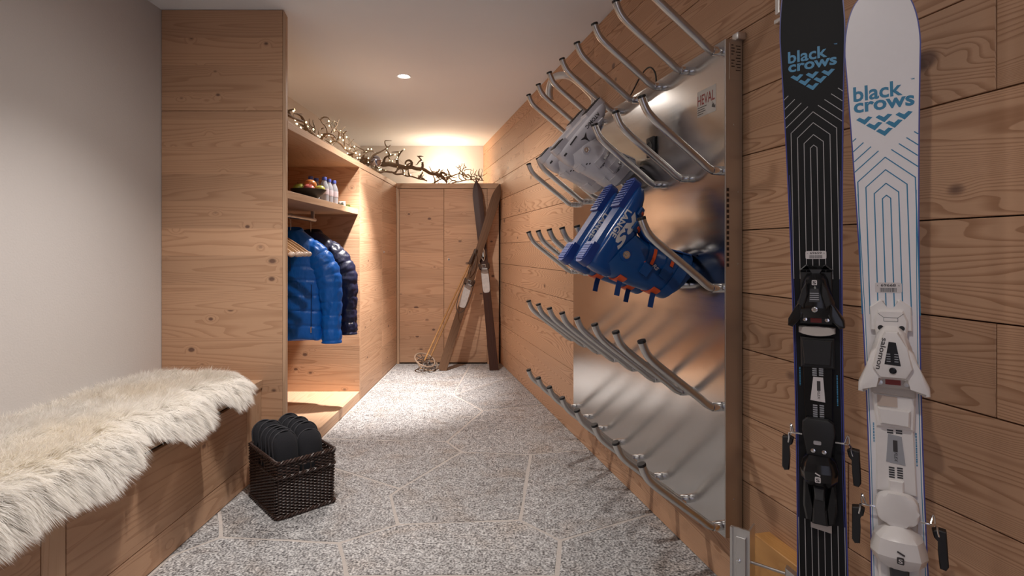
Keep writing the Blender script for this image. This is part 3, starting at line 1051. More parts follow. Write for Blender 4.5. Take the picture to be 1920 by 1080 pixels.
def ski(label, loc, roll, dark, q):
    t = thing('alpine_ski', label, 'ski', loc, PHI)
    t.rotation_euler = (0, roll, PHI)
    TH = 0.011
    ol = ski_outline(q['top'], q['tipw'], q['waist'], q['zt'], 0.0, q['tailw'])
    full = [(w, z) for w, z in ol] + [(-w, z) for w, z in ol[::-1][1:-1]]
    body = M['ski_black'] if dark else M['ski_white']
    prt = M['ski_line'] if dark else M['ski_blue']
    g = G(); g.prism(full, -TH + 0.0012, -0.0001, F); g.build('ski_core', M['side_blue'], t, 40)
    ins = [(w - 0.0022 * (1 if w > 0 else -1) if abs(w) > 0.004 else 0, z) for w, z in full]
    g = G(); g.prism(ins, -0.0001, 0.0, F); top = g.build('topsheet', body, t, 0)

    def halfw(z):
        for (w0, z0), (w1, z1) in zip(ol, ol[1:]):
            if z0 <= z <= z1 and z1 > z0:
                return w0 + (w1 - w0) * (z - z0) / (z1 - z0)
        return 0.03
    # nested arches and chevron lines
    lines = []
    zlow = q['bind_top'] - 0.03
    for hw, ap in q['arches']:
        sh = ap - hw * 0.95
        lines.append([(-hw, zlow), (-hw, sh), (0, ap), (hw, sh), (hw, zlow)])
        if hw > 0.004:
            for s in (-1, 1):
                lines.append([(s * hw, 0.05), (s * hw, q['bind_bot'] + 0.02)])
    x0, z0 = q['diag']
    for k in range(4):
        for s in (-1, 1):
            xa = x0 + 0.0122 * k; za = z0 + 0.0098 * k
            zz, xx = za, xa
            while xx < halfw(zz) - 0.003 and xx < 0.2:
                xx += 0.001; zz -= 0.00093
            if xx > xa + 0.002:
                lines.append([(s * xa, za), (s * xx, zz)])
    g = G(); strokes(g, lines, 0.0013 if dark else 0.0019, 0.0, 0.00025); g.build('line_print', prt, top, 0)['kind'] = 'stuff'
    if not dark:
        g = G(); 
        el = [(w - 0.0048, z) for w, z in ol if 0.06 < z < q['zt'] - 0.25]
        strokes(g, [el, [(-w, z) for w, z in el]], 0.0012, 0.0, 0.0002); g.build('edge_line', M['ski_blue'], top, 0)['kind'] = 'stuff'
    else:
        g = G()
        el = [(w - 0.0045, z) for w, z in ol if 0.06 < z < q['zt'] - 0.25]
        strokes(g, [el, [(-w, z) for w, z in el]], 0.0010, 0.0, 0.0002); g.build('edge_line', M['side_blue'], top, 0)['kind'] = 'stuff'
    # maker's words and the six-bird emblem
    lg = M['ski_cyan'] if dark else M['ski_blue']
    (bx, bz, bw, bh), (cx, cz, cw, ch) = q['word1'], q['word2']
    f = ski_face(0.0)
    text('lettering', 'black', bw, bh, lg, top, Matrix.Translation((bx, 0, bz)) @ f, 0.022)
    text('lettering', 'crows', cw, ch, lg, top, Matrix.Translation((cx, 0, cz)) @ f, 0.028)
    text('lettering', 'TM', 0.006, 0.003, lg, top, Matrix.Translation((cx + cw / 2 - 0.002, 0, bz + bh / 2 - 0.002)) @ f, 0.01)
    ex, ez, es = q['emblem']
    for dx, dz in ((-1, 0), (0, 0), (1, 0), (-0.5, -1), (0.5, -1), (0, -2)):
        u = es
        px, pz = ex + dx * 0.0327 * u, ez + dz * 0.0138 * u
        bird = [(-0.0138, 0.0036), (-0.0078, 0.0076), (0.0002, 0.0020), (0.0068, 0.0078), (0.0140, 0.0052), (0.0008, -0.0083)]
        g = G(); g.prism([(px + a * u, pz + b * u) for a, b in bird][::-1], 0.0, 0.00025, F); g.build('emblem', lg, top, 0)
    for s, wd, off in ((-1, 'twin tip freeride', 0.0), (1, 'handmade in the mountains', -0.01)):
        g = G()
        r = random.Random(3 if s > 0 else 4)
        z = q['fine'] + off
        for k in range(22 if s > 0 else 14):
            L = r.uniform(0.0012, 0.0028)
            g.box((s * (q['waist'] - 0.0105) - 0.0011, -0.0003, z - L), (s * (q['waist'] - 0.0105) + 0.0011, 0, z))
            z -= L + r.choice((0.0006, 0.0012))
        g.build('small_print', lg, top, 0)['kind'] = 'stuff'
    # hire sticker with number and bar code
    sx, sz, sw, sh = q['sticker']
    g = G(); g.prism(sring(sx, sz, sw / 2, sh / 2, 24, 9), 0.0003, 0.0006, F); st = g.build('hire_sticker', M['label_white'], t, 0)
    f2 = ski_face(0.0007)
    text('lettering', q['num'], sw * 0.56, sh * 0.26, M['dark_print'], st, Matrix.Translation((sx, 0, sz + sh * 0.24)) @ f2, 0.012)
    for ch_, ox in (('A', -0.4), ('R', 0.4)):
        text('lettering', ch_, 0.0022, 0.0026, M['dark_print'], st, Matrix.Translation((sx + ox * sw, 0, sz + sh * 0.2)) @ f2)
    g = G(); barcode(g, sx, sz - sh * 0.42, sz - sh * 0.02, sw * 0.62, 0.0007, 8); g.build('bar_code', M['dark_print'], st, 0)['kind'] = 'stuff'
    q['binding'](t, q)
    return t


def mirror(p):
    return p + [(-a, b) for a, b in p[::-1]]


def wire_brake(t, s, x0, z, pm, ln=0.03, drop=0.06, zoff=0.0):
    b = G()
    b.tube(catmull([(s * (x0 - 0.012), -0.022, z), (s * (x0 + 0.004), -0.022, z), (s * (x0 + 0.013), -0.014, z - 0.004), (s * (x0 + 0.015), -0.004, z - 0.02), (s * (x0 + 0.021), 0.006, z - 0.045)], 4), 0.0019, 8)
    b.tube(catmull([(s * (x0 + 0.004), -0.021, z + 0.001), (s * (x0 + 0.010), -0.008, z + 0.014), (s * (x0 + 0.012), 0.004, z - 0.014)], 4), 0.0015, 6)
    arm = b.build('brake_wire', M['chrome'], t)
    b = G()
    sh = [(-0.007, 0.012), (-0.009, -0.052), (-0.004, -0.060), (0.006, -0.058), (0.008, -0.030), (0.006, -0.006), (0.014, -0.002), (0.017, 0.010), (0.008, 0.014)]
    px = x0 + 0.022
    pts = [(s * (px - a * 0.9), z - 0.030 + bb) for a, bb in sh]
    if s < 0:
        pts = pts[::-1]
    b.prism(pts, -0.014, 0.002, F, 0.002)
    b.build('brake_paddle', M['black_matt'], t, 30)


def black_binding(t, q):
    B, D = M['black_gloss'], M['black_matt']
    Z = q['bind_top']
    # toe: grey guard, sculpted housing, wings
    g = G(); g.prism(mirror([(-0.0310, Z - 0.012), (-0.018, Z), (-0.0135, Z - 0.002), (-0.0085, Z - 0.020)])[::-1] [::1], 0.0, 0.012, F, 0.002); g.build('toe_guard', M['grey_plastic'], t, 25)
    g = G(); g.prism([(-0.029, Z - 0.105), (0.029, Z - 0.105), (0.029, Z - 0.014), (0.008, Z - 0.018), (-0.008, Z - 0.018), (-0.029, Z - 0.014)], 0.0, 0.010, F, 0.002); g.build('toe_plate', D, t, 25)
    g = G()
    secs = [(Z - 0.018, 0.016, 0.018), (Z - 0.030, 0.022, 0.036), (Z - 0.055, 0.027, 0.044), (Z - 0.078, 0.034, 0.048), (Z - 0.096, 0.036, 0.046), (Z - 0.108, 0.032, 0.038)]
    rings = []
    for z, w, d in secs:
        rings.append([(w * x, -(0.006 + (d - 0.006) * y), z) for x, y in ((-1, 0), (1, 0), (1.0, 0.45), (0.72, 0.86), (0.35, 1.0), (-0.35, 1.0), (-0.72, 0.86), (-1.0, 0.45))])
    g.loft(rings); th = g.build('toe_housing', B, t, 30)
    for s in (-1, 1):
        g = G(); sh = [(s * 0.014, Z - 0.034), (s * 0.023, Z - 0.050), (s * 0.030, Z - 0.078), (s * 0.020, Z - 0.088), (s * 0.012, Z - 0.060)]
        g.prism(sh if s < 0 else sh[::-1], 0.040, 0.049, F, 0.002); g.build('rib', D, th, 30)
        g = G(); sh = [(s * 0.026, Z - 0.074), (s * 0.036, Z - 0.086), (s * 0.050, Z - 0.112), (s * 0.051, Z - 0.126), (s * 0.042, Z - 0.129), (s * 0.028, Z - 0.112), (s * 0.020, Z - 0.100)]
        g.prism(sh if s < 0 else sh[::-1], 0.012, 0.040, F, 0.004, 2); g.build('toe_wing', B, t, 30)
    g = G(); g.prism([(-0.010, Z - 0.075), (0.010, Z - 0.075), (0.0075, Z - 0.048), (-0.0075, Z - 0.048)], 0.0435, 0.0485, F); wn = g.build('scale_window', M['grey_plastic'], th, 0)
    g = G()
    for i in range(4):
        g.box((-0.008, -0.0492, Z - 0.058 - i * 0.0042), (0.008, -0.0484, Z - 0.0565 - i * 0.0042))
    g.build('release_scale', M['label_grey'], th, 0)['kind'] = 'stuff'
    g = G(); g.prism(sring(0, Z - 0.036, 0.0048, 0.0052, 20, 6), 0.0425, 0.0440, F); g.build('white_badge', M['label_white'], th, 0)
    text('lettering', 'S', 0.0062, 0.0066, M['dark_print'], th, Matrix.Translation((0, 0, Z - 0.036)) @ ski_face(0.0441), 0.02)
    g = G(); g.lathe([(0.0055, 0), (0.0055, 0.003), (0.0035, 0.0036), (0.0035, 0.002)], 16, ski_face(0.0475) @ Matrix.Translation((0, Z - 0.090, 0))); g.build('screw', M['chrome'], th)
    g = G(); g.prism([(-0.030, Z - 0.122), (0.030, Z - 0.122), (0.034, Z - 0.104), (-0.034, Z - 0.104)], 0.0, 0.024, F, 0.002); jw = g.build('toe_jaw', D, t, 25)
    g = G(); g.prism([(-0.010, Z - 0.119), (0.010, Z - 0.119), (0.010, Z - 0.110), (-0.010, Z - 0.110)], 0.024, 0.0246, F); g.build('red_mark', M['red_print'], jw, 0)
    for s in (-1, 1):
        g = G(); g.lathe([(0.004, 0), (0.004, 0.002), (0.002, 0.0025)], 12, ski_face(0.024) @ Matrix.Translation((s * 0.020, Z - 0.113, 0))); g.build('screw', M['chrome'], jw)
    g = G(); g.prism([(-0.033, Z - 0.130)] + [(-0.033 + 0.066 * i / 8, Z - 0.142 - 0.006 * (i / 8 - 0.5) ** 2 * -4 - 0.006 * 1) for i in range(9)] + [(0.033, Z - 0.130), (0.0, Z - 0.128)], 0.0, 0.016, F, 0.0015); g.build('friction_pad', M['bind_cream'], t, 25)
    g = G(); g.prism([(-0.031, Z - 0.215), (0.031, Z - 0.215), (0.031, Z - 0.152), (-0.031, Z - 0.152)], 0.0, 0.012, F, 0.003); g.prism([(-0.024, Z - 0.208), (0.024, Z - 0.208), (0.028, Z - 0.156), (-0.028, Z - 0.156)], 0.012, 0.018, F, 0.002); g.build('toe_pad', D, t, 25)
    # sliding track with scale and label
    g = G(); g.prism([(-0.025, Z - 0.330), (0.025, Z - 0.330), (0.028, Z - 0.205), (-0.028, Z - 0.205)], 0.0, 0.008, F, 0.002); tr = g.build('track', B, t, 25)
    for z0, z1 in ((Z - 0.232, Z - 0.212), (Z - 0.322, Z - 0.287)):
        g = G(); n = int((z1 - z0) / 0.0045)
        for i in range(n):
            g.box((-0.010, -0.0086, z0 + i * 0.0045), (-0.002, -0.008, z0 + i * 0.0045 + 0.0028)); g.box((0.002, -0.0086, z0 + i * 0.0045 + 0.001), (0.010, -0.008, z0 + i * 0.0045 + 0.0038))
        g.build('scale_print', M['label_grey'], tr, 0)['kind'] = 'stuff'
    g = G(); g.prism([(-0.0145, Z - 0.283), (0.0125, Z - 0.285), (0.0095, Z - 0.234), (-0.0085, Z - 0.234)], 0.008, 0.0095, F); lb = g.build('scale_label', M['label_white'], t, 0)
    mm = ski_face(0.0097) @ Matrix.Translation((0.001, Z - 0.259, 0)) @ Matrix.Rotation(-pi / 2, 4, 'Z')
    text('lettering', 'RAILFLEX'[4:], 0.018, 0.0048, M['dark_print'], lb, mm @ Matrix.Translation((0.012, 0, 0)), 0, shear=0.3)
    g = G(); g.prism([(-0.002, Z - 0.262), (0.0045, Z - 0.262), (0.0045, Z - 0.242), (-0.002, Z - 0.242)], 0.0095, 0.0098, F); g.build('label_mark', M['dark_print'], lb, 0)
    # brake pedal, heel piece, lever
    g = G(); g.prism([(-0.022, Z - 0.395), (0.022, Z - 0.395), (0.030, Z - 0.345), (0.028, Z - 0.325), (0.018, Z - 0.318), (-0.020, Z - 0.318), (-0.029, Z - 0.326), (-0.030, Z - 0.345)], 0.010, 0.024, F, 0.004, 2); pd = g.build('brake_pedal', D, t, 30)
    g = G(); g.prism(sring(-0.002, Z - 0.366, 0.007, 0.004, 16, 5), 0.024, 0.0255, F); g.build('metal_clip', M['aluminium'], pd, 0)
    for s in (-1, 1):
        g = G(); g.lathe([(0.0042, 0), (0.0042, 0.0015), (0.002, 0.002)], 12, ski_face(0.024) @ Matrix.Translation((s * 0.010, Z - 0.383, 0))); g.build('screw', M['chrome'], pd)
    g = G()
    rings = []
    for z, w, d in ((Z - 0.392, 0.024, 0.030), (Z - 0.404, 0.030, 0.046), (Z - 0.420, 0.034, 0.052), (Z - 0.438, 0.033, 0.048), (Z - 0.452, 0.026, 0.034)):
        rings.append([(w * x, -(0.004 + (d - 0.004) * y), z) for x, y in ((-1, 0), (1, 0), (1.0, 0.5), (0.7, 0.92), (0.3, 1.0), (-0.3, 1.0), (-0.7, 0.92), (-1.0, 0.5))])
    g.loft(rings); hp = g.build('heel_housing', B, t, 30)
    g = G(); g.prism(sring(0, Z - 0.432, 0.0052, 0.0056, 20, 6), 0.0505, 0.0530, F); g.build('white_badge', M['label_white'], hp, 0)
    text('lettering', 'S', 0.0066, 0.007, M['dark_print'], hp, Matrix.Translation((0, 0, Z - 0.432)) @ ski_face(0.0531), 0.02)
    strokes_g = G(); strokes(strokes_g, [[(-0.004, Z - 0.419), (0.004, Z - 0.423)]], 0.002, 0.051, 0.0535); strokes_g.build('slash_mark', M['label_white'], hp, 0)
    for s in (-1, 1):
        g = G(); sh = [(s * 0.029, Z - 0.445), (s * 0.031, Z - 0.500), (s * 0.026, Z - 0.530), (s * 0.012, Z - 0.536), (s * 0.014, Z - 0.500), (s * 0.018, Z - 0.450)]
        g.prism(sh if s < 0 else sh[::-1], 0.0, 0.022, F, 0.004); g.build('heel_rail', B, t, 30)
    g = G(); g.prism([(-0.014, Z - 0.532), (0.014, Z - 0.532), (0.012, Z - 0.500), (0.007, Z - 0.485), (0.011, Z - 0.452), (-0.011, Z - 0.452), (-0.007, Z - 0.485), (-0.012, Z - 0.500)], 0.010, 0.030, F, 0.003); lv = g.build('heel_lever', D, t, 30)
    g = G(); g.prism([(-0.007, Z - 0.480), (0.007, Z - 0.480), (0.009, Z - 0.456), (-0.009, Z - 0.456)], 0.030, 0.0335, F, 0.001); g.build('lever_window', M['grey_plastic'], lv, 25)
    g = G(); g.prism([(-0.019, Z - 0.552), (0.019, Z - 0.556), (0.019, Z - 0.535), (-0.019, Z - 0.533)], 0.0003, 0.0022, F); g.build('end_label', M['bind_cream'], t, 0)
    wire_brake(t, -1, 0.042, Z - 0.353, D); wire_brake(t, 1, 0.042, Z - 0.360, D)


def white_binding(t, q):
    W_, C_ = M['bind_white'], M['bind_cream']
    Z = q['bind_top']
    g = G(); g.prism([(-0.033, Z - 0.060), (0.033, Z - 0.060), (0.033, Z - 0.014), (0.015, Z), (0.011, Z - 0.002), (0.006, Z - 0.018), (-0.006, Z - 0.018), (-0.011, Z - 0.002), (-0.015, Z), (-0.033, Z - 0.014)], 0.0, 0.012, F, 0.002); g.build('toe_guard', W_, t, 25)
    g = G(); g.prism([(-0.024, Z - 0.075), (0.024, Z - 0.075), (0.027, Z - 0.040), (0.020, Z - 0.020), (-0.020, Z - 0.020), (-0.027, Z - 0.040)], 0.012, 0.020, F, 0.003); gd = g.build('toe_plate', W_, t, 25)
    g = G(); strokes(g, [[(-0.011, Z - 0.034), (-0.011, Z - 0.041), (0.011, Z - 0.041), (0.011, Z - 0.034), (-0.011, Z - 0.034)], [(-0.020, Z - 0.026), (-0.011, Z - 0.034)], [(0.020, Z - 0.026), (0.011, Z - 0.034)]], 0.0007, 0.020, 0.0202); g.build('seam', M['grey_plastic'], gd, 0)['kind'] = 'stuff'
    for s in (-1, 1):
        g = G(); g.lathe([(0.0048, 0), (0.0048, 0.001)], 14, ski_face(0.020) @ Matrix.Translation((s * 0.0165, Z - 0.0535, 0))); g.build('screw', M['black_matt'], gd)
    # housing with word, window and screw
    g = G()
    rings = []
    for z, w, d in ((Z - 0.050, 0.013, 0.024), (Z - 0.062, 0.022, 0.042), (Z - 0.090, 0.031, 0.050), (Z - 0.120, 0.036, 0.052), (Z - 0.140, 0.032, 0.046), (Z - 0.150, 0.022, 0.030)):
        rings.append([(w * x, -(0.006 + (d - 0.006) * y), z) for x, y in ((-1, 0), (1, 0), (1.0, 0.5), (0.8, 0.9), (0.6, 1.0), (-0.6, 1.0), (-0.8, 0.9), (-1.0, 0.5))])
    g.loft(rings); th = g.build('toe_housing', W_, t, 30)
    pl = [(-0.020, Z - 0.142), (0.020, Z - 0.142), (0.031, Z - 0.122), (0.022, Z - 0.085), (0.010, Z - 0.056), (-0.010, Z - 0.056), (-0.022, Z - 0.085), (-0.031, Z - 0.122)]
    g = G(); g.prism(pl, 0.046, 0.056, F, 0.003, 2); cv = g.build('toe_cover', W_, t, 30)
    g = G(); g.prism([(-0.0125, Z - 0.117), (0.0125, Z - 0.119), (0.0060, Z - 0.076), (-0.0050, Z - 0.075)], 0.056, 0.0566, F); g.build('release_window', M['black_gloss'], cv, 0)
    g = G()
    for i in range(4):
        for s in (-1, 1):
            g.box((s * 0.006 - 0.003, -0.0570, Z - 0.112 + i * 0.0045), (s * 0.006 + 0.003, -0.0566, Z - 0.1105 + i * 0.0045))
    g.build('release_scale', M['label_grey'], cv, 0)['kind'] = 'stuff'
    mm = ski_face(0.0563) @ Matrix.Translation((-0.0165, Z - 0.098, 0)) @ Matrix.Rotation(-pi / 2 - 0.20, 4, 'Z')
    text('lettering', 'salomon', 0.060, 0.0085, M['dark_print'], cv, mm, 0.012)
    g = G(); g.lathe([(0.0058, 0), (0.0058, 0.0025), (0.0038, 0.003), (0.0036, 0.001)], 16, ski_face(0.056) @ Matrix.Translation((0.0, Z - 0.128, 0))); g.build('screw', M['black_gloss'], cv)
    for s in (-1, 1):
        g = G(); sh = [(s * 0.024, Z - 0.086), (s * 0.034, Z - 0.098), (s * 0.041, Z - 0.125), (s * 0.055, Z - 0.158), (s * 0.056, Z - 0.174), (s * 0.047, Z - 0.176), (s * 0.030, Z - 0.158), (s * 0.016, Z - 0.148)]
        g.prism(sh if s < 0 else sh[::-1], 0.014, 0.046, F, 0.006, 2); g.build('toe_wing', W_, t, 30)
    g = G(); g.prism([(-0.032, Z - 0.167), (0.032, Z - 0.167), (0.034, Z - 0.142), (-0.034, Z - 0.142)], 0.0, 0.028, F, 0.002); jw = g.build('toe_jaw', C_, t, 25)
    g = G(); g.prism([(-0.012, Z - 0.160), (0.012, Z - 0.160), (0.012, Z - 0.150), (-0.012, Z - 0.150)], 0.028, 0.0286, F); g.build('red_mark', M['red_print'], jw, 0)
    for s in (-1, 1):
        g = G(); g.lathe([(0.005, 0), (0.005, 0.0015), (0.002, 0.002)], 12, ski_face(0.028) @ Matrix.Translation((s * 0.021, Z - 0.157, 0))); g.build('screw', M['aluminium'], jw)
    g = G(); g.prism([(-0.035, Z - 0.180), (0.035, Z - 0.184), (0.035, Z - 0.166), (-0.035, Z - 0.166)], 0.0, 0.018, F, 0.002); g.build('friction_pad', C_, t, 25)
    g = G(); g.prism([(-0.029, Z - 0.246), (0.031, Z - 0.248), (0.035, Z - 0.184), (-0.034, Z - 0.180)], 0.0, 0.014, F, 0.003); g.prism([(-0.022, Z - 0.238), (0.024, Z - 0.240), (0.026, Z - 0.208), (-0.026, Z - 0.206)], 0.014, 0.024, F, 0.003)
    tp = g.build('toe_pad', W_, t, 25)
    g = G(); g.prism([(-0.026, Z - 0.205), (0.006, Z - 0.205), (0.006, Z - 0.186), (-0.026, Z - 0.184)], 0.014, 0.0155, F); g.build('beige_sticker', plain('beige_sticker', (0.60, 0.49, 0.42), 0.5), tp, 0)
    g = G(); g.prism([(-0.032, Z - 0.372), (0.032, Z - 0.372), (0.030, Z - 0.240), (-0.030, Z - 0.240)], 0.0, 0.008, F, 0.002); tr = g.build('track', W_, t, 25)
    for z0, z1, w in ((Z - 0.258, Z - 0.246, 0.012), (Z - 0.343, Z - 0.318, 0.011)):
        g = G(); n = int((z1 - z0) / 0.0045)
        for i in range(n):
            g.box((-w, -0.0086, z0 + i * 0.0045), (-0.002, -0.008, z0 + i * 0.0045 + 0.0028)); g.box((0.002, -0.0086, z0 + i * 0.0045 + 0.001), (w, -0.008, z0 + i * 0.0045 + 0.0038))
        g.build('scale_print', M['grey_plastic'], tr, 0)['kind'] = 'stuff'
    g = G(); g.prism([(-0.0150, Z - 0.313), (0.0155, Z - 0.316), (0.0110, Z - 0.262), (-0.0105, Z - 0.259)], 0.008, 0.0092, F); lb = g.build('scale_label', M['label_grey'], t, 0)
    mm = ski_face(0.0094) @ Matrix.Translation((0.001, Z - 0.288, 0)) @ Matrix.Rotation(-pi / 2, 4, 'Z')
    text('lettering', 'FLEX', 0.018, 0.0052, M['dark_print'], lb, mm @ Matrix.Translation((0.014, 0, 0)), 0, shear=0.3)
    g = G(); g.prism([(-0.003, Z - 0.292), (0.004, Z - 0.292), (0.004, Z - 0.270), (-0.003, Z - 0.270)], 0.0092, 0.0096, F); g.build('label_mark', M['dark_print'], lb, 0)
    g = G(); g.prism(sring(0, Z - 0.396, 0.034, 0.030, 28, 3.2), 0.014, 0.030, F, 0.006, 2); pd = g.build('brake_pedal', W_, t, 40)
    for s in (-1, 1):
        g = G(); g.prism(sring(s * 0.014, Z - 0.421, 0.006, 0.0022, 14, 2.0), 0.0245, 0.0262, F); g.build('pedal_slot', M['grey_plastic'], pd, 0)
    g = G(); g.prism([(-0.011, Z - 0.375), (0.011, Z - 0.375), (0.012, Z - 0.345), (-0.012, Z - 0.345)], 0.006, 0.016, F, 0.002); g.build('pedal_tongue', W_, t, 30)
    g = G(); g.prism([(-0.030, Z - 0.446), (0.030, Z - 0.446), (0.034, Z - 0.385), (-0.034, Z - 0.385)], 0.0, 0.014, F, 0.002); g.build('brake_base', C_, t, 25)
    g = G()
    rings = []
    for z, w, d in ((Z - 0.426, 0.014, 0.030), (Z - 0.436, 0.028, 0.044), (Z - 0.446, 0.038, 0.052), (Z - 0.476, 0.045, 0.054), (Z - 0.492, 0.040, 0.046), (Z - 0.505, 0.022, 0.034)):
        rings.append([(w * x, -(0.004 + (d - 0.004) * y), z) for x, y in ((-1, 0), (1, 0), (1.0, 0.5), (0.74, 0.92), (0.35, 1.0), (-0.35, 1.0), (-0.74, 0.92), (-1.0, 0.5))])
    g.loft(rings); hp = g.build('heel_housing', W_, t, 30)
    g = G(); g.prism(sring(0.002, Z - 0.478, 0.0056, 0.0062, 20, 6), 0.0535, 0.0556, F); g.build('dark_badge', M['dark_print'], hp, 0)
    text('lettering', 'S', 0.0066, 0.0076, M['label_white'], hp, Matrix.Translation((0.002, 0, Z - 0.478)) @ ski_face(0.0557), 0.02)
    sg = G(); strokes(sg, [[(-0.002, Z - 0.462), (0.008, Z - 0.467)]], 0.0022, 0.0535, 0.0556); sg.build('slash_mark', M['dark_print'], hp, 0)
    g = G(); g.prism([(-0.030, Z - 0.60), (0.030, Z - 0.60), (0.034, Z - 0.50), (0.018, Z - 0.492), (-0.018, Z - 0.492), (-0.034, Z - 0.50)], 0.0, 0.018, F, 0.004); g.build('heel_rail', W_, t, 30)
    g = G(); g.prism([(-0.012, Z - 0.57), (0.012, Z - 0.57), (0.016, Z - 0.495), (-0.016, Z - 0.495)], 0.018, 0.034, F, 0.003); g.build('heel_lever', M['grey_plastic'], t, 30)
    wire_brake(t, -1, 0.046, Z - 0.399, None); wire_brake(t, 1, 0.046, Z - 0.412, None)


ar = [(0.042, 0.0), (0.030, -0.023), (0.0178, -0.048), (0.0060, -0.070)]
ski('black ski with pale line print and black binding, standing before the plank wall', (0.653, 1.13, 0.001), R(-1.0), True,
    dict(top=1.74, tipw=0.061, waist=0.0445, zt=1.56, tailw=0.054, bind_top=1.078, bind_bot=0.52, fine=0.86, num='69659',
         arches=[(h, 1.399 + d) for h, d in ar], diag=(0.0096, 1.411), word1=(-0.0085, 1.5215, 0.073, 0.0255), word2=(0.0, 1.498, 0.090, 0.0165),
         emblem=(0.0, 1.476, 0.88), sticker=(0.0, 1.098, 0.0385, 0.017), binding=black_binding))
ski('white ski with blue line print and white binding, standing at the right edge', (0.757, 1.04, 0.001), R(-1.6), False,
    dict(top=1.62, tipw=0.0620, waist=0.0440, zt=1.50, tailw=0.054, bind_top=1.0132, bind_bot=0.42, fine=0.77, num='69668',
         arches=[(h * 1.1, 1.2895 + d * 1.06) for h, d in ar], diag=(0.0106, 1.303), word1=(-0.009, 1.4205, 0.080, 0.030), word2=(0.0, 1.393, 0.098, 0.020),
         emblem=(0.0, 1.366, 0.98), sticker=(-0.002, 1.0355, 0.043, 0.020), binding=white_binding))

# ---------------------------------------------------------------- ski holder: block, rail, rod and clamp
blk = wall_thing('wooden_block', 'honey coloured wooden block on the wall low behind the black ski', 'block', (0.27, 0.0, 0.02))
g = G(); g.prism([(0, 0), (0.28, 0), (0.28, 0.262), (0, 0.262)], 0.0, 0.05, lambda a, b, d: (a, -d, b), 0.002); g.build('block', wood('honey_wood', (0.52, 0.27, 0.09), (0.38, 0.17, 0.05), KW, 'X', knots=0.03, fig=0.3), blk, 0)
br = thing('ski_holder', 'aluminium ski holder post with a threaded rod at the lower corner of the rack', 'ski holder', (0.597, 1.42, 0.0), R(-38))
g = G()
g.prism([(-0.024, 0.0), (0.024, 0.0), (0.024, 0.006), (-0.018, 0.006), (-0.018, 0.011), (-0.024, 0.011)], 0.0, 0.384, lambda a, b, d: (a, -b, d)); g.build('rail', M['aluminium'], br, 0)
g = G(); g.box((-0.008, -0.0155, 0.06), (0.016, -0.006, 0.366), 0.001); g.build('rail_cover', M['aluminium'], br, 0)
g = G(); g.box((0.019, 0.0, 0.0), (0.024, 0.045, 0.384)); g.build('rail_flange', M['aluminium'], br, 0)
g = G(); g.lathe([(0.006, 0), (0.006, 0.003), (0.004, 0.004), (0.003, 0.002)], 12, Matrix.Translation((-0.001, -0.0155, 0.305)) @ Matrix.Rotation(pi / 2, 4, 'X')); g.build('screw', M['chrome'], br)
g = G(); g.tube([(0.024, 0.01, 0.298), (0.125, 0.01, 0.298)], 0.0038, 10); g.build('rod', M['steel_tube'], br)
g = G(); g.prism([(0.106, 0.262), (0.140, 0.262), (0.140, 0.300), (0.106, 0.318)], -0.018, 0.004, F, 0.002); g.build('clamp', M['aluminium'], br, 0)
g = G(); g.box((0.132, -0.006, 0.255), (0.172, 0.02, 0.292), 0.004); g.build('rubber_stop', M['black_matt'], br, 30)
tb = wall_thing('upper_ski_bracket', 'short aluminium bracket high on the wall behind the black ski tip', 'bracket', (0.36, 0, 1.745))
g = G(); g.box((-0.018, -0.012, 0.0), (0.012, 0.0, 0.27), 0.002); g.box((-0.034, -0.03, 0.0), (0.012, -0.012, 0.012), 0.002); g.box((-0.004, -0.05, 0.012), (0.012, -0.012, 0.25), 0.002)
g.build('bracket', M['aluminium'], tb, 0)
# ================================================================ wicker basket with slippers
BM = Matrix.Translation((-0.984, 2.428, 0.0)) @ Matrix.Rotation(R(43.6), 4, 'Z')
M['wicker'] = plain('dark_brown_wicker', (0.050, 0.028, 0.022), 0.42, 0.5, 40)
M['wicker_dark'] = plain('dark_brown_stakes', (0.034, 0.020, 0.016), 0.5, 0.4, 40)
M['felt'] = plain('black_felt', (0.012, 0.012, 0.016), 0.95, 0.3, 300, bump=0.3)
M['felt2'] = plain('black_slipper_trim', (0.030, 0.030, 0.036), 0.8, 0.2, 200)
bsk = thing('wicker_basket', 'square dark brown wicker basket of black slippers on the stone floor by the bench', 'basket', matrix=BM)
HA, HB, BH = 0.122, 0.162, 0.232


def rect_ring(a, b, r, n_a, n_b):
    """points round a rounded rectangle, with outward normals"""
    pts = []
    for cx, cy, a0 in ((a - r, b - r, 0), (-a + r, b - r, pi / 2), (-a + r, -b + r, pi), (a - r, -b + r, 1.5 * pi)):
        for i in range(4):
            t = a0 + pi / 2 * i / 3
            pts.append((Vector((cx + r * cos(t), cy + r * sin(t), 0)), Vector((cos(t), sin(t), 0))))
        nxt = n_b if False else (n_a if a0 in (0, pi) else n_b)
        # straight run to the next corner
        p = pts[-1]
        q = {0: (Vector((-a + r, b, 0)), Vector((0, 1, 0))), pi / 2: (Vector((-a, -b + r, 0)), Vector((-1, 0, 0))), pi: (Vector((a - r, -b, 0)), Vector((0, -1, 0))), 1.5 * pi: (Vector((a, b - r, 0)), Vector((1, 0, 0)))}[a0]
        for i in range(1, nxt):
            pts.append((p[0].lerp(q[0], i / nxt), p[1]))
    return pts


ring = rect_ring(HA, HB, 0.016, 26, 34)
NR = len(ring)


def hole(p, z):   # two hand holes in the short sides, two in the long sides
    if not 0.178 < z < 0.206:
        return False
    return (abs(abs(p.x) - HA) < 0.02 and abs(p.y) < 0.032) or (abs(abs(p.y) - HB) < 0.02 and abs(p.x) < 0.028)


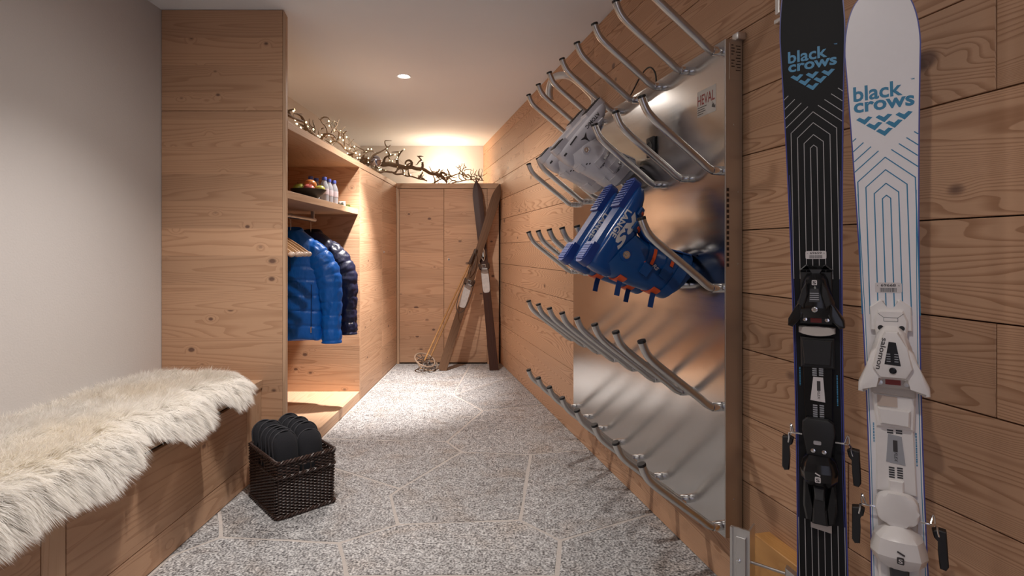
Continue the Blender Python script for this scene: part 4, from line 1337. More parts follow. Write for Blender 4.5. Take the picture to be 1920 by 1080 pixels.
g = G()
rowsn = 34
for i in range(rowsn):
    z = 0.010 + (BH - 0.022) * i / (rowsn - 1)
    fl = 1.0 + 0.03 * (z / BH)
    run = []
    def flush():
        if len(run) > 2:
            g.tube(list(run), 0.0034, 5)
        run.clear()
    for k in range(NR + 1):
        p, nrm = ring[k % NR]
        if hole(p, z):
            flush(); continue
        w = 0.0042 * (1 if ((k // 2 + i) % 2) else -1)
        run.append(Vector((p.x * fl, p.y * fl, z)) + nrm * w)
    flush()
g.build('woven_withies', M['wicker'], bsk, 60)['kind'] = 'stuff'
g = G()
for k in range(0, NR, 4):
    p, nrm = ring[k]
    g.tube([(p.x, p.y, 0.004), (p.x * 1.03, p.y * 1.03, BH - 0.004)], 0.0036, 5)
g.build('stakes', M['wicker_dark'], bsk, 60)['kind'] = 'stuff'
for nm, z, rr, fl in (('rim_braid', BH, 0.0058, 1.035), ('waist_braid', 0.172, 0.0042, 1.045), ('foot_braid', 0.008, 0.006, 1.03)):
    g = G()
    for ph in (0, pi * 2 / 3, pi * 4 / 3):
        pts = []
        for k in range(NR * 2 + 1):
            p, nrm = ring[(k // 2) % NR]
            if k % 2:
                q = ring[(k // 2 + 1) % NR]; p, nrm = p.lerp(q[0], 0.5), (nrm + q[1]).normalized()
            a = k * 0.55 + ph
            pts.append(Vector((p.x * fl, p.y * fl, z)) + nrm * (rr * cos(a)) + Vector((0, 0, rr * sin(a))))
        g.tube(pts, rr * 0.62, 5)
    g.build(nm, M['wicker'], bsk, 60)
g = G(); g.prism([(p.x * 0.98, p.y * 0.98) for p, _ in ring], 0.004, 0.010, lambda a, b, d: (a, b, d)); g.build('base', M['wicker_dark'], bsk, 0)


def slipper(label, x, y, tilt, tw, L, grp, lift):
    m = BM @ Matrix.Translation((x, y, 0.0155 + lift)) @ Matrix.Rotation(tw, 4, 'Z') @ Matrix.Rotation(tilt, 4, 'X')
    t = thing('slipper', label, 'slipper', group=grp, matrix=m)
    def outline(o, k=26):
        pts = []
        for i in range(k):
            a = 2 * pi * i / k
            c, s = cos(a), sin(a)
            if s >= 0:
                pts.append(((0.053 + o) * c, L - 0.053 + (0.053 + o) * s))
            else:
                pts.append(((0.044 + 0.009 * (1 + s) + o) * math.copysign(abs(c) ** 0.8, c), 0.044 + (0.044 + o) * s))
        return pts
    g = G(); g.prism(outline(0.0), -0.004, 0.008, F, 0.002); g.build('sole', M['felt2'], t, 40)
    # vamp: padded vault over the toe half
    g = G()
    rings = []
    for zz, h, w in ((0.40, 0.026, 0.047), (0.52, 0.033, 0.050), (0.66, 0.034, 0.0515), (0.80, 0.030, 0.0525), (0.91, 0.022, 0.047), (0.985, 0.009, 0.024)):
        rr = []
        for i in range(13):
            a = pi * i / 12
            rr.append((w * cos(a), -(0.008 + h * sin(a) ** 0.8), zz * L))
        rings.append(rr)
    g.loft(rings, closed=False)
    vm = g.build('vamp', M['felt'], t, 60)
    g = G(); g.tube([(q[0], q[1], q[2]) for q in rings[0]], 0.0028, 6); g.build('vamp_hem', M['felt2'], vm)
    g = G(); pts = outline(0.0005, 40); g.tube([(a, -0.009, b) for a, b in pts] + [(pts[0][0], -0.009, pts[0][1])], 0.003, 6); g.build('edge_piping', M['felt2'], t)
    return t


ords = ['first', 'second', 'third', 'fourth', 'fifth', 'sixth']
rs = random.Random(11)
for r_ in range(2):
    for i in range(6):
        y = -0.098 + 0.046 * i + (0.008 if r_ else 0)
        row = 'the row nearer the bench' if r_ == 0 else 'the row nearer the aisle'
        slipper(f'{ords[i]} black slipper from the front standing in the basket, {row}', (-0.054, 0.056)[r_] + rs.uniform(-0.003, 0.003), y, R(-9 + rs.uniform(-3, 3)), R(rs.uniform(-4, 4)), 0.315 + rs.uniform(-0.008, 0.010) - 0.02 * (r_ and i == 0), 'black slippers in the wicker basket', 0.0)

# ================================================================ coat hangers and padded jackets
M['hanger'] = wood('hanger_wood', (0.46, 0.25, 0.11), (0.32, 0.15, 0.06), KW, 'X', knots=0.02, fig=0.3)
M['hanger_tip'] = plain('pale_hanger_tip', (0.66, 0.50, 0.40), 0.35)
RAIL_X, RAIL_Z = XF - 0.227, 1.312


def hanger(label, y, grp=None, half=0.225, yaw=0.0, zr=RAIL_Z, tip=None):
    t = thing('coat_hanger', label, 'hanger', (RAIL_X, y, zr - 0.0985), yaw, grp)
    g = G()
    g.tube(catmull([(0.012, 0, 0.112), (0.0155, 0, 0.101), (0.0155, 0, 0.105), (0.010, 0, 0.1145), (0.0, 0, 0.1175), (-0.011, 0, 0.112), (-0.0145, 0, 0.099), (-0.008, 0, 0.085), (0.0, 0, 0.072), (0.0, 0, 0.0)][1:], 4), 0.0019, 8)
    g.build('hook', M['chrome'], t)
    top, bot = [], []
    for i in range(17):
        u = -1 + 2 * i / 16
        x = half * u
        z = 0.004 - 0.125 * abs(u) ** 1.35
        top.append((x, z + 0.004)); bot.append((x, z - 0.034 + 0.016 * abs(u)))
    g = G(); g.prism([(a, b) for a, b in bot] + top[::-1], -0.007, 0.007, F, 0.003, 2); g.build('shoulder_bar', M['hanger'], t, 40)
    for s in (-1, 1):
        g = G(); g.ball((s * (half - 0.004), 0, -0.128), 0.0155, 12, 8, (1.25, 1, 0.95)); g.build('rounded_end', tip or M['hanger_tip'], t)
    return t


for i, y in enumerate((2.79, 2.845, 2.90, 2.945, 3.005)):
    hanger(f'{ords[i]} empty wooden hanger from the tall panel, its pale rounded end showing', y, 'empty wooden hangers on the rail', yaw=R((-3, 2, -2, 3, 1)[i]))


def puffer(name, label, y, zr, shellm, zipm, sc=1.0, mark=False):
    t = thing(name, label, 'jacket', (RAIL_X, y, 0))
    zs = zr - 0.100     # shoulder line where the hanger bar sits
    hem = zs - 0.645 * sc
    n = 72
    seams = [hem + q for q in (0.0, 0.085, 0.175, 0.27, 0.36, 0.44, 0.52)]

    def puff(z):
        for a, b in zip(seams, seams[1:]):
            if a <= z <= b:
                return min(1.0, 1.9 * abs(sin(pi * (z - a) / (b - a)))) ** 0.5
        return 1.0
    rings = []
    K = 120
    for k in range(K + 1):
        z = hem + (zs + 0.012 - hem) * k / K
        u = k / K
        v = max(0.0, (u - 0.70) / 0.30)
        # flat hanging body whose shoulders slope up to the neck
        a = (0.196 + 0.012 * sin(u * 4.0)) * (1 - v ** 2.6) + 0.070 * v ** 2.6
        b = (0.070 + 0.014 * sin(u * 3.6)) * (1 - v ** 3) + 0.052 * v ** 3
        pf = puff(z)
        o = (-0.006 + 0.0085 * pf) if z < seams[-1] else 0.0025
        rr = []
        for i in range(n):
            t_ = 2 * pi * i / n
            c, s = cos(t_), sin(t_)
            x = a * math.copysign(abs(c) ** 0.8, c)
            # pull wrinkles running down from every seam
            wr = 0.0050 * mnoise.noise(Vector((x * 38 + y * 9, s * 5, z * 13))) * pf + 0.0045 * mnoise.noise(Vector((x * 14, s * 6 + y, z * 24)))
            x = (a + o) * math.copysign(abs(c) ** 0.8, c) + wr * 0.4
            yy = (b + o + wr) * math.copysign(abs(s) ** 0.8, s)
            if s < 0:
                for seam in (0.0, 0.150 * sc, -0.150 * sc):
                    yy += 0.010 * math.exp(-((x - seam) / 0.006) ** 2)
            rr.append((x, yy, z + 0.006 * sin(4 * t_) * (1 - u)))
        rings.append(rr)
    g = G(); g.loft(rings); body = g.build('body', shellm, t, 75)
    cr = []
    for z, a, b in ((zs - 0.03, 0.088, 0.060), (zs - 0.002, 0.082, 0.060), (zs + 0.016, 0.076, 0.056), (zs + 0.024, 0.068, 0.048), (zs + 0.010, 0.060, 0.040), (zs - 0.02, 0.058, 0.040)):
        cr.append([(a * cos(2 * pi * i / 24), b * sin(2 * pi * i / 24), z + 0.014 * sin(2 * pi * i / 24)) for i in range(24)])
    g = G(); g.loft(cr, False, True); g.build('collar', shellm, t, 60)
    for s in (-1, 1):
        path = catmull([(s * 0.085 * sc, 0.0, zs - 0.085), (s * 0.148 * sc, -0.002, zs - 0.130), (s * 0.200 * sc, -0.006, zs - 0.205), (s * 0.238 * sc, -0.014, zs - 0.30), (s * 0.256 * sc, -0.024, zs - 0.43), (s * 0.260 * sc, -0.034, zs - 0.56), (s * 0.264 * sc, -0.042, zs - 0.665 * sc)], 22)
        m_ = len(path)
        cuts = [0.0, 0.22, 0.34, 0.45, 0.55, 0.65, 0.75, 0.86, 0.96, 1.0]
        g = G(); rings = []
        for k, p in enumerate(path):
            u = k / (m_ - 1)
            tn = (path[min(k + 1, m_ - 1)] - path[max(k - 1, 0)]).normalized()
            e1 = Vector((0, 1, 0)); e1 = (e1 - tn * e1.dot(tn)).normalized(); e2 = tn.cross(e1)
            r0 = (0.048 + 0.030 * sin(pi * min(1.0, u * 1.3 + 0.06)) + 0.008 * u) * sc
            pf = 1.0
            for a, b in zip(cuts, cuts[1:]):
                if a <= u <= b:
                    pf = abs(sin(pi * (u - a) / (b - a))) ** 0.5 if a > 0 else max(0.0, 1 - max(0, (u - 0.16) / 0.06)) ** 0.5
            r0 += 0.0062 * pf - 0.003
            rr = []
            for i in range(36):
                a_ = 2 * pi * i / 36
                w = (0.0075 * mnoise.noise(Vector((cos(a_) * 7 + s * 5, sin(a_) * 7 + y, u * 11))) * pf + 0.006 * mnoise.noise(Vector((cos(a_) * 2.5, sin(a_) * 2.5 + y, u * 26))))
                q = p + (e1 * cos(a_) * 0.80 + e2 * sin(a_)) * (r0 + w)
                if u > 0.97:
                    q.z += s * 0.10 * (q.x - p.x) * -1 * 0.3
                rr.append(q)
            rings.append(rr)
        g.loft(rings); sl = g.build('sleeve', shellm, t, 75)
        if mark and s > 0:
            wrap(text('lettering', 'ooo', 0.022, 0.008, M['white_print'], t, Matrix.Translation((0.290, -0.2, zs - 0.585)) @ ski_face(0.0), 0.01), [sl], Vector((0, -1, 0)))
    def on_body(pts, r, nm, mat, pull):
        from mathutils.bvhtree import BVHTree
        bm = bmesh.new(); bm.from_mesh(body.data); tr = BVHTree.FromBMesh(bm); bm.free()
        q = []
        for x, z in pts:
            h = tr.ray_cast(Vector((x, -0.5, z)), Vector((0, 1, 0)))
            q.append(Vector((x, h[0].y - r * 0.5 if h[0] else -0.09, z)))
        g = G(); g.tube(q, r, 6); zo = g.build(nm, mat, t)
        p = q[pull]
        g = G(); g.box((p.x - 0.0035, p.y - 0.007, p.z - 0.018), (p.x + 0.0035, p.y - 0.001, p.z + 0.018), 0.001); g.build('zip_pull', M['chrome'], zo, 0)
    on_body([(0.0, zs - 0.04 - 0.59 * i / 20) for i in range(21)], 0.0036, 'front_zip', zipm, -1)
    on_body([(0.150 * sc - 0.002 * i / 8, zs - 0.31 - 0.27 * i / 8) for i in range(9)], 0.0034, 'pocket_zip', zipm, -1)
    on_body([(0.030, zs - 0.13 - 0.10 * i / 4) for i in range(5)], 0.0030, 'chest_zip', zipm, 0)
    return t


def nylon(name, col, rough):
    g = N(name)
    sep = g.n('ShaderNodeSeparateXYZ')
    g.put(sep.inputs[0], g.obj())
    X, Y, Z = sep.outputs
    w = g.noise(g.comb(g.math('MULTIPLY', X, 42.0), g.math('MULTIPLY', Y, 42.0), g.math('MULTIPLY', Z, 17.0)), 1.0, 3, 0.55, 0.6)
    fine = g.noise(g.obj(), 45, 3)
    c = g.mix(w, tuple(x * 0.9 for x in col), col)
    g.bump(g.math('ADD', w, g.math('MULTIPLY', fine, 0.3)), 0.28, 0.010)
    return g.fin(c, rough)


M['nylon_blue'] = nylon('bright_blue_quilted_nylon', (0.004, 0.155, 0.64), 0.40)
M['nylon_navy'] = nylon('midnight_navy_quilted_nylon', (0.012, 0.014, 0.045), 0.42)
hanger('wooden hanger holding the bright blue jacket', 3.31, tip=M['hanger'], half=0.19)
hanger('wooden hanger holding the dark navy jacket', 3.64, tip=M['hanger'], half=0.19)
puffer('padded_jacket', 'bright blue quilted down jacket on a wooden hanger in the open niche', 3.31, RAIL_Z, M['nylon_blue'], M['zip_blue'], 1.0)
puffer('padded_jacket', 'dark navy quilted down jacket hanging behind the bright blue one', 3.64, RAIL_Z, M['nylon_navy'], M['black_matt'], 1.0, True)

# ================================================================ shelf: fruit bowl, water bottles, card and sprigs
SZ = 1.4085
bowl = thing('fruit_bowl', 'shallow black bowl of fruit on the niche shelf', 'bowl', (-1.235, 3.30, SZ))
g = G(); g.lathe([(0.030, 0.0), (0.034, 0.002), (0.050, 0.010), (0.080, 0.034), (0.102, 0.062), (0.104, 0.065), (0.100, 0.064), (0.078, 0.038), (0.048, 0.014), (0.010, 0.010)], 36)
g.build('bowl', plain('matt_black_ceramic', (0.014, 0.013, 0.012), 0.5), bowl, 50)


def fruit(name, label, cat, dx, dy, z, r, c1, c2, tilt):
    t = thing(name, label, cat, (-1.235 + dx, 3.30 + dy, SZ + z), group='fruit in the black bowl')
    t.rotation_euler = (tilt, 0, dx * 30)
    g = G()
    prof = []
    for i in range(15):
        a = -pi / 2 + pi * i / 14
        rr = r * cos(a) * (1 + 0.08 * sin(a)); zz = r * 0.92 * sin(a)
        if i > 11:
            zz -= r * 0.16 * (i - 11) / 3
        if i < 2:
            zz += r * 0.10 * (2 - i) / 2
        prof.append((max(rr, 0.0008), zz))
    g.lathe(prof, 20)
    q = N('skin_' + name + str(int(dx * 1000)))
    f = q.noise(q.obj(), 22, 3)
    mt = q.fin(q.ramp(f, [(0.35, c1), (0.65, c2)]), 0.3)
    g.build('skin', mt, t, 80)
    g = G(); g.tube([(0, 0, r * 0.72), (0.002, 0, r * 0.95), (0.006, 0, r * 1.12)], 0.0014, 6); g.build('stem', M['wicker'], t)


fruit('apple', 'green apple at the near side of the bowl', 'apple', -0.052, -0.010, 0.068, 0.037, (0.36, 0.42, 0.05), (0.46, 0.50, 0.10), 0.2)
fruit('apple', 'orange red apple on top of the heap in the bowl', 'apple', 0.004, 0.018, 0.094, 0.038, (0.50, 0.10, 0.03), (0.62, 0.24, 0.06), -0.3)
fruit('apple', 'pinkish red apple in front in the bowl', 'apple', 0.020, -0.046, 0.062, 0.034, (0.48, 0.07, 0.08), (0.60, 0.22, 0.16), 0.5)
fruit('apple', 'yellow green apple at the far side of the bowl', 'apple', 0.058, 0.026, 0.064, 0.034, (0.48, 0.50, 0.08), (0.60, 0.58, 0.18), -0.2)

g_ = N('clear_plastic'); g_.p.inputs['Transmission Weight'].default_value = 0.55; g_.p.inputs['IOR'].default_value = 1.2
M['bottle_clear'] = g_.fin((0.80, 0.81, 0.88), 0.12)
M['bottle_cap'] = plain('blue_bottle_cap', (0.10, 0.14, 0.52), 0.4)
M['bottle_label'] = plain('white_and_rose_bottle_label', (0.66, 0.56, 0.60), 0.5, 0.2, 90)


def bottle(label, x, y):
    t = thing('water_bottle', label, 'bottle', (x, y, SZ), group='small water bottles on the niche shelf')
    prof = [(0.020, 0.0), (0.026, 0.002), (0.0285, 0.008)]
    for i in range(6):
        z = 0.014 + i * 0.007
        prof += [(0.0285, z), (0.0272, z + 0.0035)]
    prof += [(0.0285, 0.060), (0.0285, 0.098), (0.0265, 0.112), (0.020, 0.132), (0.0135, 0.146), (0.0125, 0.152), (0.0125, 0.156)]
    g = G(); g.lathe(prof, 22); g.build('bottle_body', M['bottle_clear'], t, 50)
    g = G(); g.lathe([(0.0289, 0.058), (0.0291, 0.060), (0.0291, 0.094), (0.0289, 0.096)], 22, cap0=False, cap1=False); g.build('bottle_label', M['bottle_label'], t)
    g = G(); g.lathe([(0.0148, 0.151), (0.0150, 0.153), (0.0150, 0.170), (0.0140, 0.172)], 18); g.build('cap', M['bottle_cap'], t)


for lb, x, y in (('front water bottle with a blue cap, nearest the fruit bowl at the shelf edge', -1.218, 3.53), ('middle water bottle of the three blue-capped ones at the shelf edge', -1.222, 3.63),
                 ('last water bottle of the three blue-capped ones at the shelf edge, nearest the card', -1.215, 3.71), ('blue-capped water bottle directly behind the fruit bowl', -1.295, 3.50), ('blue-capped water bottle at the back between bowl and front bottles', -1.290, 3.585)):
    bottle(lb, x, y)
cd = thing('place_card', 'small white printed card standing at the far end of the shelf', 'card', (-1.195, 3.83, SZ), R(20))
g = G(); g.prism([(-0.022, 0.0), (0.022, 0.0), (0.022, 0.042), (-0.022, 0.042)], -0.001, 0.001, F); c0 = g.build('card', M['label_white'], cd, 0)
g = G()
for i, w in enumerate((0.016, 0.012, 0.017, 0.008)):
    g.box((-w, -0.0014, 0.034 - i * 0.008), (w * 0.8, -0.001, 0.036 - i * 0.008))
g.build('small_print', M['dark_print'], c0, 0)['kind'] = 'stuff'
g = G(); g.prism([(-0.001, 0), (0.0, 0.04), (0.022, 0.0)], -0.0005, 0.0005, lambda a, b, d: (d, a, b)); g.build('easel', M['label_white'], cd, 0)
M['green_leaf'] = plain('fir_green', (0.10, 0.19, 0.05), 0.6, 0.4, 60)
M['dark_leaf'] = plain('dark_fir_green', (0.03, 0.05, 0.02), 0.6, 0.4, 60)
for nm, lb, x, y, mt, sd in (('evergreen_sprig', 'dark evergreen sprig between the bottles and the white card', -1.20, 3.775, M['dark_leaf'], 3), ('evergreen_sprig', 'bright green sprig behind the white card', -1.185, 3.895, M['green_leaf'], 4)):
    t = thing(nm, lb, 'greenery', (x, y, SZ))
    r = random.Random(sd)
    g = G(); g.tube([(-0.03, 0, 0.004), (0, 0.005, 0.010), (0.025, 0, 0.006)], 0.0025, 6); g.build('stem', M['wicker'], t)
    g = G()
    for k in range(110):
        b = Vector((r.uniform(-0.03, 0.025), r.uniform(-0.008, 0.012), r.uniform(0.004, 0.014)))
        d = Vector((r.uniform(-1, 1), r.uniform(-1, 1), r.uniform(0.0, 1.1))).normalized() * r.uniform(0.012, 0.028)
        g.tube([b, b + d * 0.6, b + d], [0.0012, 0.0014, 0.0004], 4)
    g.build('needles', mt, t)['kind'] = 'stuff'

# ================================================================ old wooden skis and bamboo poles against the end cupboard
M['old_wood'] = wood('dark_varnished_ski_wood', (0.058, 0.026, 0.018), (0.030, 0.014, 0.010), KW, 'Z', knots=0.01, fig=0.4, rough=0.40, spec=0.2)
M['old_wood2'] = wood('worn_brown_ski_wood', (0.15, 0.082, 0.048), (0.085, 0.045, 0.028), KW, 'Z', knots=0.01, fig=0.4, rough=0.6, spec=0.15)
M['leather'] = plain('dark_old_leather', (0.055, 0.032, 0.022), 0.6, 0.3, 80)
M['foot_plate'] = plain('worn_grey_foot_plate', (0.50, 0.46, 0.44), 0.6, 0.25, 40)
M['cane'] = plain('tan_cane_ring', (0.24, 0.165, 0.115), 0.6, 0.25, 60)
M['bamboo'] = plain('golden_bamboo', (0.40, 0.21, 0.08), 0.4, 0.25, 30)


def between(p0, p1, face=Vector((0, -1, 0))):
    """frame with z from p0 to p1 and -y towards face"""
    z = (Vector(p1) - Vector(p0)).normalized()
    y = (-face) - z * (-face).dot(z)
    y.normalize()
    x = y.cross(z)
    m = Matrix((x, y, z)).transposed().to_4x4()
    return Matrix.Translation(p0) @ m, (Vector(p1) - Vector(p0)).length


def old_ski(label, p0, p1, mat, w0, wt, tipbend, plate_z):
    m, L = between(p0, p1)
    t = thing('old_wooden_ski', label, 'ski', matrix=m)
    rings = []
    for k in range(41):
        u = k / 40
        z = L * u
        w = w0 + (wt - w0) * u ** 1.5 + 0.004 * cos(u * 6)
        if u > 0.90:
            w *= max(0.06, (1 - ((u - 0.90) / 0.10) ** 2.2)) ** 0.8
        th = 0.010 + 0.009 * math.exp(-((u - 0.42) / 0.25) ** 2)
        yb = tipbend * max(0, (u - 0.80) / 0.20) ** 2
        rings.append([(-w, yb, z), (w, yb, z), (w * 0.98, yb - th * 0.7, z), (w * 0.35, yb - th, z), (-w * 0.35, yb - th, z), (-w * 0.98, yb - th * 0.7, z)])
    g = G(); g.loft(rings); bd = g.build('ski_body', mat, t, 30)
    if tipbend:
        g = G(); g.lathe([(0.005, L - 0.006), (0.007, L + 0.004), (0.003, L + 0.014)], 10, Matrix.Translation((0, tipbend - 0.005, 0))); g.build('tip_knob', mat, t)
    y = -0.0195
    g = G(); g.prism(sring(0, plate_z, 0.034, 0.118, 28, 5), -y, -y + 0.004, F, 0.001); g.build('foot_plate', M['foot_plate'], t, 25)
    zt = plate_z + 0.118
    for s in (-1, 1):
        g = G(); sh = [(s * 0.030, zt - 0.03), (s * 0.050, zt - 0.01), (s * 0.052, zt + 0.03), (s * 0.040, zt + 0.045), (s * 0.032, zt + 0.02)]
        g.prism(sh if s < 0 else sh[::-1], -y, -y + 0.035, F, 0.002); g.build('toe_iron', M['leather'], t, 25)
    g = G()
    g.loft([[(0.052 * cos(pi * i / 10), y - 0.030 - 0.035 * sin(pi * i / 10), zt + dz) for i in range(11)] for dz in (-0.012, 0.028)], closed=False)
    st = g.build('toe_strap', M['leather'], t, 60)
    g = G(); g.tube([(-0.016, y - 0.066, zt - 0.004), (0.016, y - 0.066, zt - 0.004), (0.016, y - 0.066, zt + 0.022), (-0.016, y - 0.066, zt + 0.022), (-0.016, y - 0.066, zt - 0.004)], 0.0026, 6); g.build('buckle', M['steel_tube'], st)
    g = G(); g.tube(catmull([(-0.045, y - 0.01, zt - 0.01), (-0.052, y - 0.05, zt - 0.14), (-0.040, y - 0.075, zt - 0.25), (0.0, y - 0.08, zt - 0.285), (0.035, y - 0.07, zt - 0.24), (0.048, y - 0.03, zt - 0.12), (0.045, y - 0.01, zt - 0.01)] if plate_z < 0.78 else [(0.0, y - 0.004, zt + 0.06), (-0.02, y - 0.02, zt + 0.12), (0.004, y - 0.024, zt + 0.19), (0.018, y - 0.02, zt + 0.12), (0.0, y - 0.004, zt + 0.06)], 6), 0.0042, 6)
    g.build('cable_strap', M['leather'] if plate_z < 0.78 else M['steel_tube'], t)
    if plate_z >= 0.78:
        g = G(); g.box((-0.008, y - 0.016, zt + 0.10), (0.008, y, zt + 0.19), 0.003); g.build('tension_lever', M['steel_tube'], t, 30)
    return t


old_ski('dark old wooden ski leaning upright, its pointed tip above the cupboard edge', (-0.165, 5.000, 0.004), (-0.345, 5.262, 1.775), M['old_wood'], 0.038, 0.048, -0.006, 0.83)
old_ski('worn brown old wooden ski leaning to the right across the darker one', (-0.640, 4.985, 0.004), (-0.115, 5.205, 1.735), M['old_wood2'], 0.037, 0.042, 0.0, 0.715)


def pole(label, p0, p1, bz, sd):
    m, L = between(p0, p1)
    t = thing('bamboo_ski_pole', label, 'ski pole', matrix=m)
    g = G()
    pts, rs_ = [], []
    z = 0.02
    r = random.Random(sd)
    while z < L - 0.12:
        pts += [(0, 0, z), (0, 0, z + 0.006), (0, 0, z + 0.012)]; rs_ += [0.0075, 0.0092, 0.0075]
        z += r.uniform(0.11, 0.15)
    pts.append((0, 0, L - 0.10)); rs_.append(0.0085)
    g.tube(pts, rs_, 10); g.build('bamboo_shaft', M['bamboo'], t)
    g = G(); g.lathe([(0.012, L - 0.16), (0.016, L - 0.15), (0.014, L - 0.05), (0.017, L - 0.012), (0.012, L)], 12); g.build('leather_grip', M['leather'], t)
    g = G(); g.tube(catmull([(0.0, -0.012, L - 0.02), (0.03, -0.03, L - 0.07), (0.045, -0.04, L - 0.17), (0.03, -0.035, L - 0.24), (0.015, -0.03, L - 0.17), (0.0, -0.014, L - 0.05)], 6), 0.0035, 6); g.build('hand_strap', M['leather'], t)
    g = G(); g.lathe([(0.002, 0.0), (0.005, 0.02), (0.009, 0.03), (0.009, 0.09)], 10); g.build('steel_tip', M['steel_tube'], t)
    mm = Matrix.Translation((0, 0, bz)) @ Matrix.Rotation(R(28), 4, 'X')
    ca = [mm @ Vector((0.095 * cos(2 * pi * i / 28), 0.095 * sin(2 * pi * i / 28), 0)) for i in range(29)]
    g = G(); g.tube(ca, 0.0075, 8); rg = g.build('basket_ring', M['cane'], t)
    for k in range(8):
        a = 2 * pi * k / 8
        g = G(); g.tube([mm @ Vector((0.012 * cos(a + 0.3), 0.012 * sin(a + 0.3), 0)), mm @ Vector((0.095 * cos(a), 0.095 * sin(a), 0))], 0.0042, 6); g.build('leather_spoke', M['leather'], rg)
    return t


pole('bamboo ski pole with a ring basket, its grip against the crossing of the old skis', (-0.835, 4.93, 0.012), (-0.335, 5.10, 1.115), 0.105, 1)
pole('second bamboo ski pole lying close behind the first, its basket down on the floor', (-0.800, 5.035, 0.012), (-0.315, 5.155, 1.12), 0.045, 2)
# ================================================================ sheepskin on the bench
M['skin'] = plain('sheepskin_hide', (0.90, 0.84, 0.74), 0.9)


def fleece_mat():
    g = N('cream_fleece')
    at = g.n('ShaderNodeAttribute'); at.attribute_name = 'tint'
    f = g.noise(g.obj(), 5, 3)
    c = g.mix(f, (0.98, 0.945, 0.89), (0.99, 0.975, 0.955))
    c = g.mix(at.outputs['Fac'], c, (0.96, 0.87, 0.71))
    m = g.fin(c, 0.75)
    tr = g.n('ShaderNodeBsdfTranslucent')
    g.put(tr.inputs[0], c)
    mx = g.n('ShaderNodeMixShader'); mx.inputs[0].default_value = 0.5
    out = g.t.nodes['Material Output']
    g.t.links.new(g.p.outputs[0], mx.inputs[1]); g.t.links.new(tr.outputs[0], mx.inputs[2]); g.t.links.new(mx.outputs[0], out.inputs[0])
    return m


M['fleece'] = fleece_mat()
shp = thing('sheepskin', 'long cream sheepskin with deep shaggy pile spread over the bench', 'sheepskin', (-1.24, 0, 0.466))
# outline in (x from the bench edge, y): front lobes hang over the edge, back reaches the wall
front = [(0.55, 0.02), (0.80, 0.05), (1.05, 0.02), (1.25, 0.050), (1.42, 0.040), (1.56, 0.055), (1.70, 0.030), (1.79, -0.040), (1.88, 0.010), (1.98, 0.045), (2.09, 0.035), (2.185, -0.060), (2.26, 0.005), (2.34, 0.035), (2.42, 0.030), (2.49, 0.000), (2.545, -0.05)]
back = [(2.55, -0.10), (2.56, -0.18), (2.55, -0.28), (2.545, -0.38), (2.47, -0.455), (2.2, -0.475), (1.8, -0.478), (1.3, -0.478), (0.55, -0.478)]


def front_x(y):
    for (y0, x0), (y1, x1) in zip(front, front[1:]):
        if y0 <= y <= y1:
            t = (y - y0) / (y1 - y0); t = t * t * (3 - 2 * t)
            return x0 + (x1 - x0) * t
    return -0.2


def back_x(y):
    pts = back[3:][::-1]
    for (y0, x0), (y1, x1) in zip(pts, pts[1:]):
        if y0 <= y <= y1:
            return x0 + (x1 - x0) * (y - y0) / (y1 - y0)
    return -0.30


def hide_pt(a, b):
    """a along the bench 0..1, b from wall 0 to front 1 -> point on the hide (falls over the bench edge)"""
    y = 0.55 + 1.99 * a
    x0, x1 = back_x(y), front_x(y)
    if a > 0.94:
        c = (a - 0.94) / 0.06
        q = math.sqrt(max(0.0, 1 - c * c))
        mid = -0.16
        x0, x1 = mid + (x0 - mid) * (0.35 + 0.65 * q), mid + (x1 - mid) * (0.35 + 0.65 * q)
    x = x0 + (x1 - x0) * b
    e = min(1.0, min(b, 1 - b) / 0.16, (1 - a) / 0.035 + 0.0)
    h = 0.012 + 0.030 * math.sqrt(max(0, e)) + 0.010 * mnoise.noise(Vector((x * 7, y * 5, 1.0)))
    z = h
    if x > 0.0:      # over the edge
        z = h - 1.1 * x; x = 0.004 + 0.5 * x
    return Vector((x, y, max(z, -0.06)))


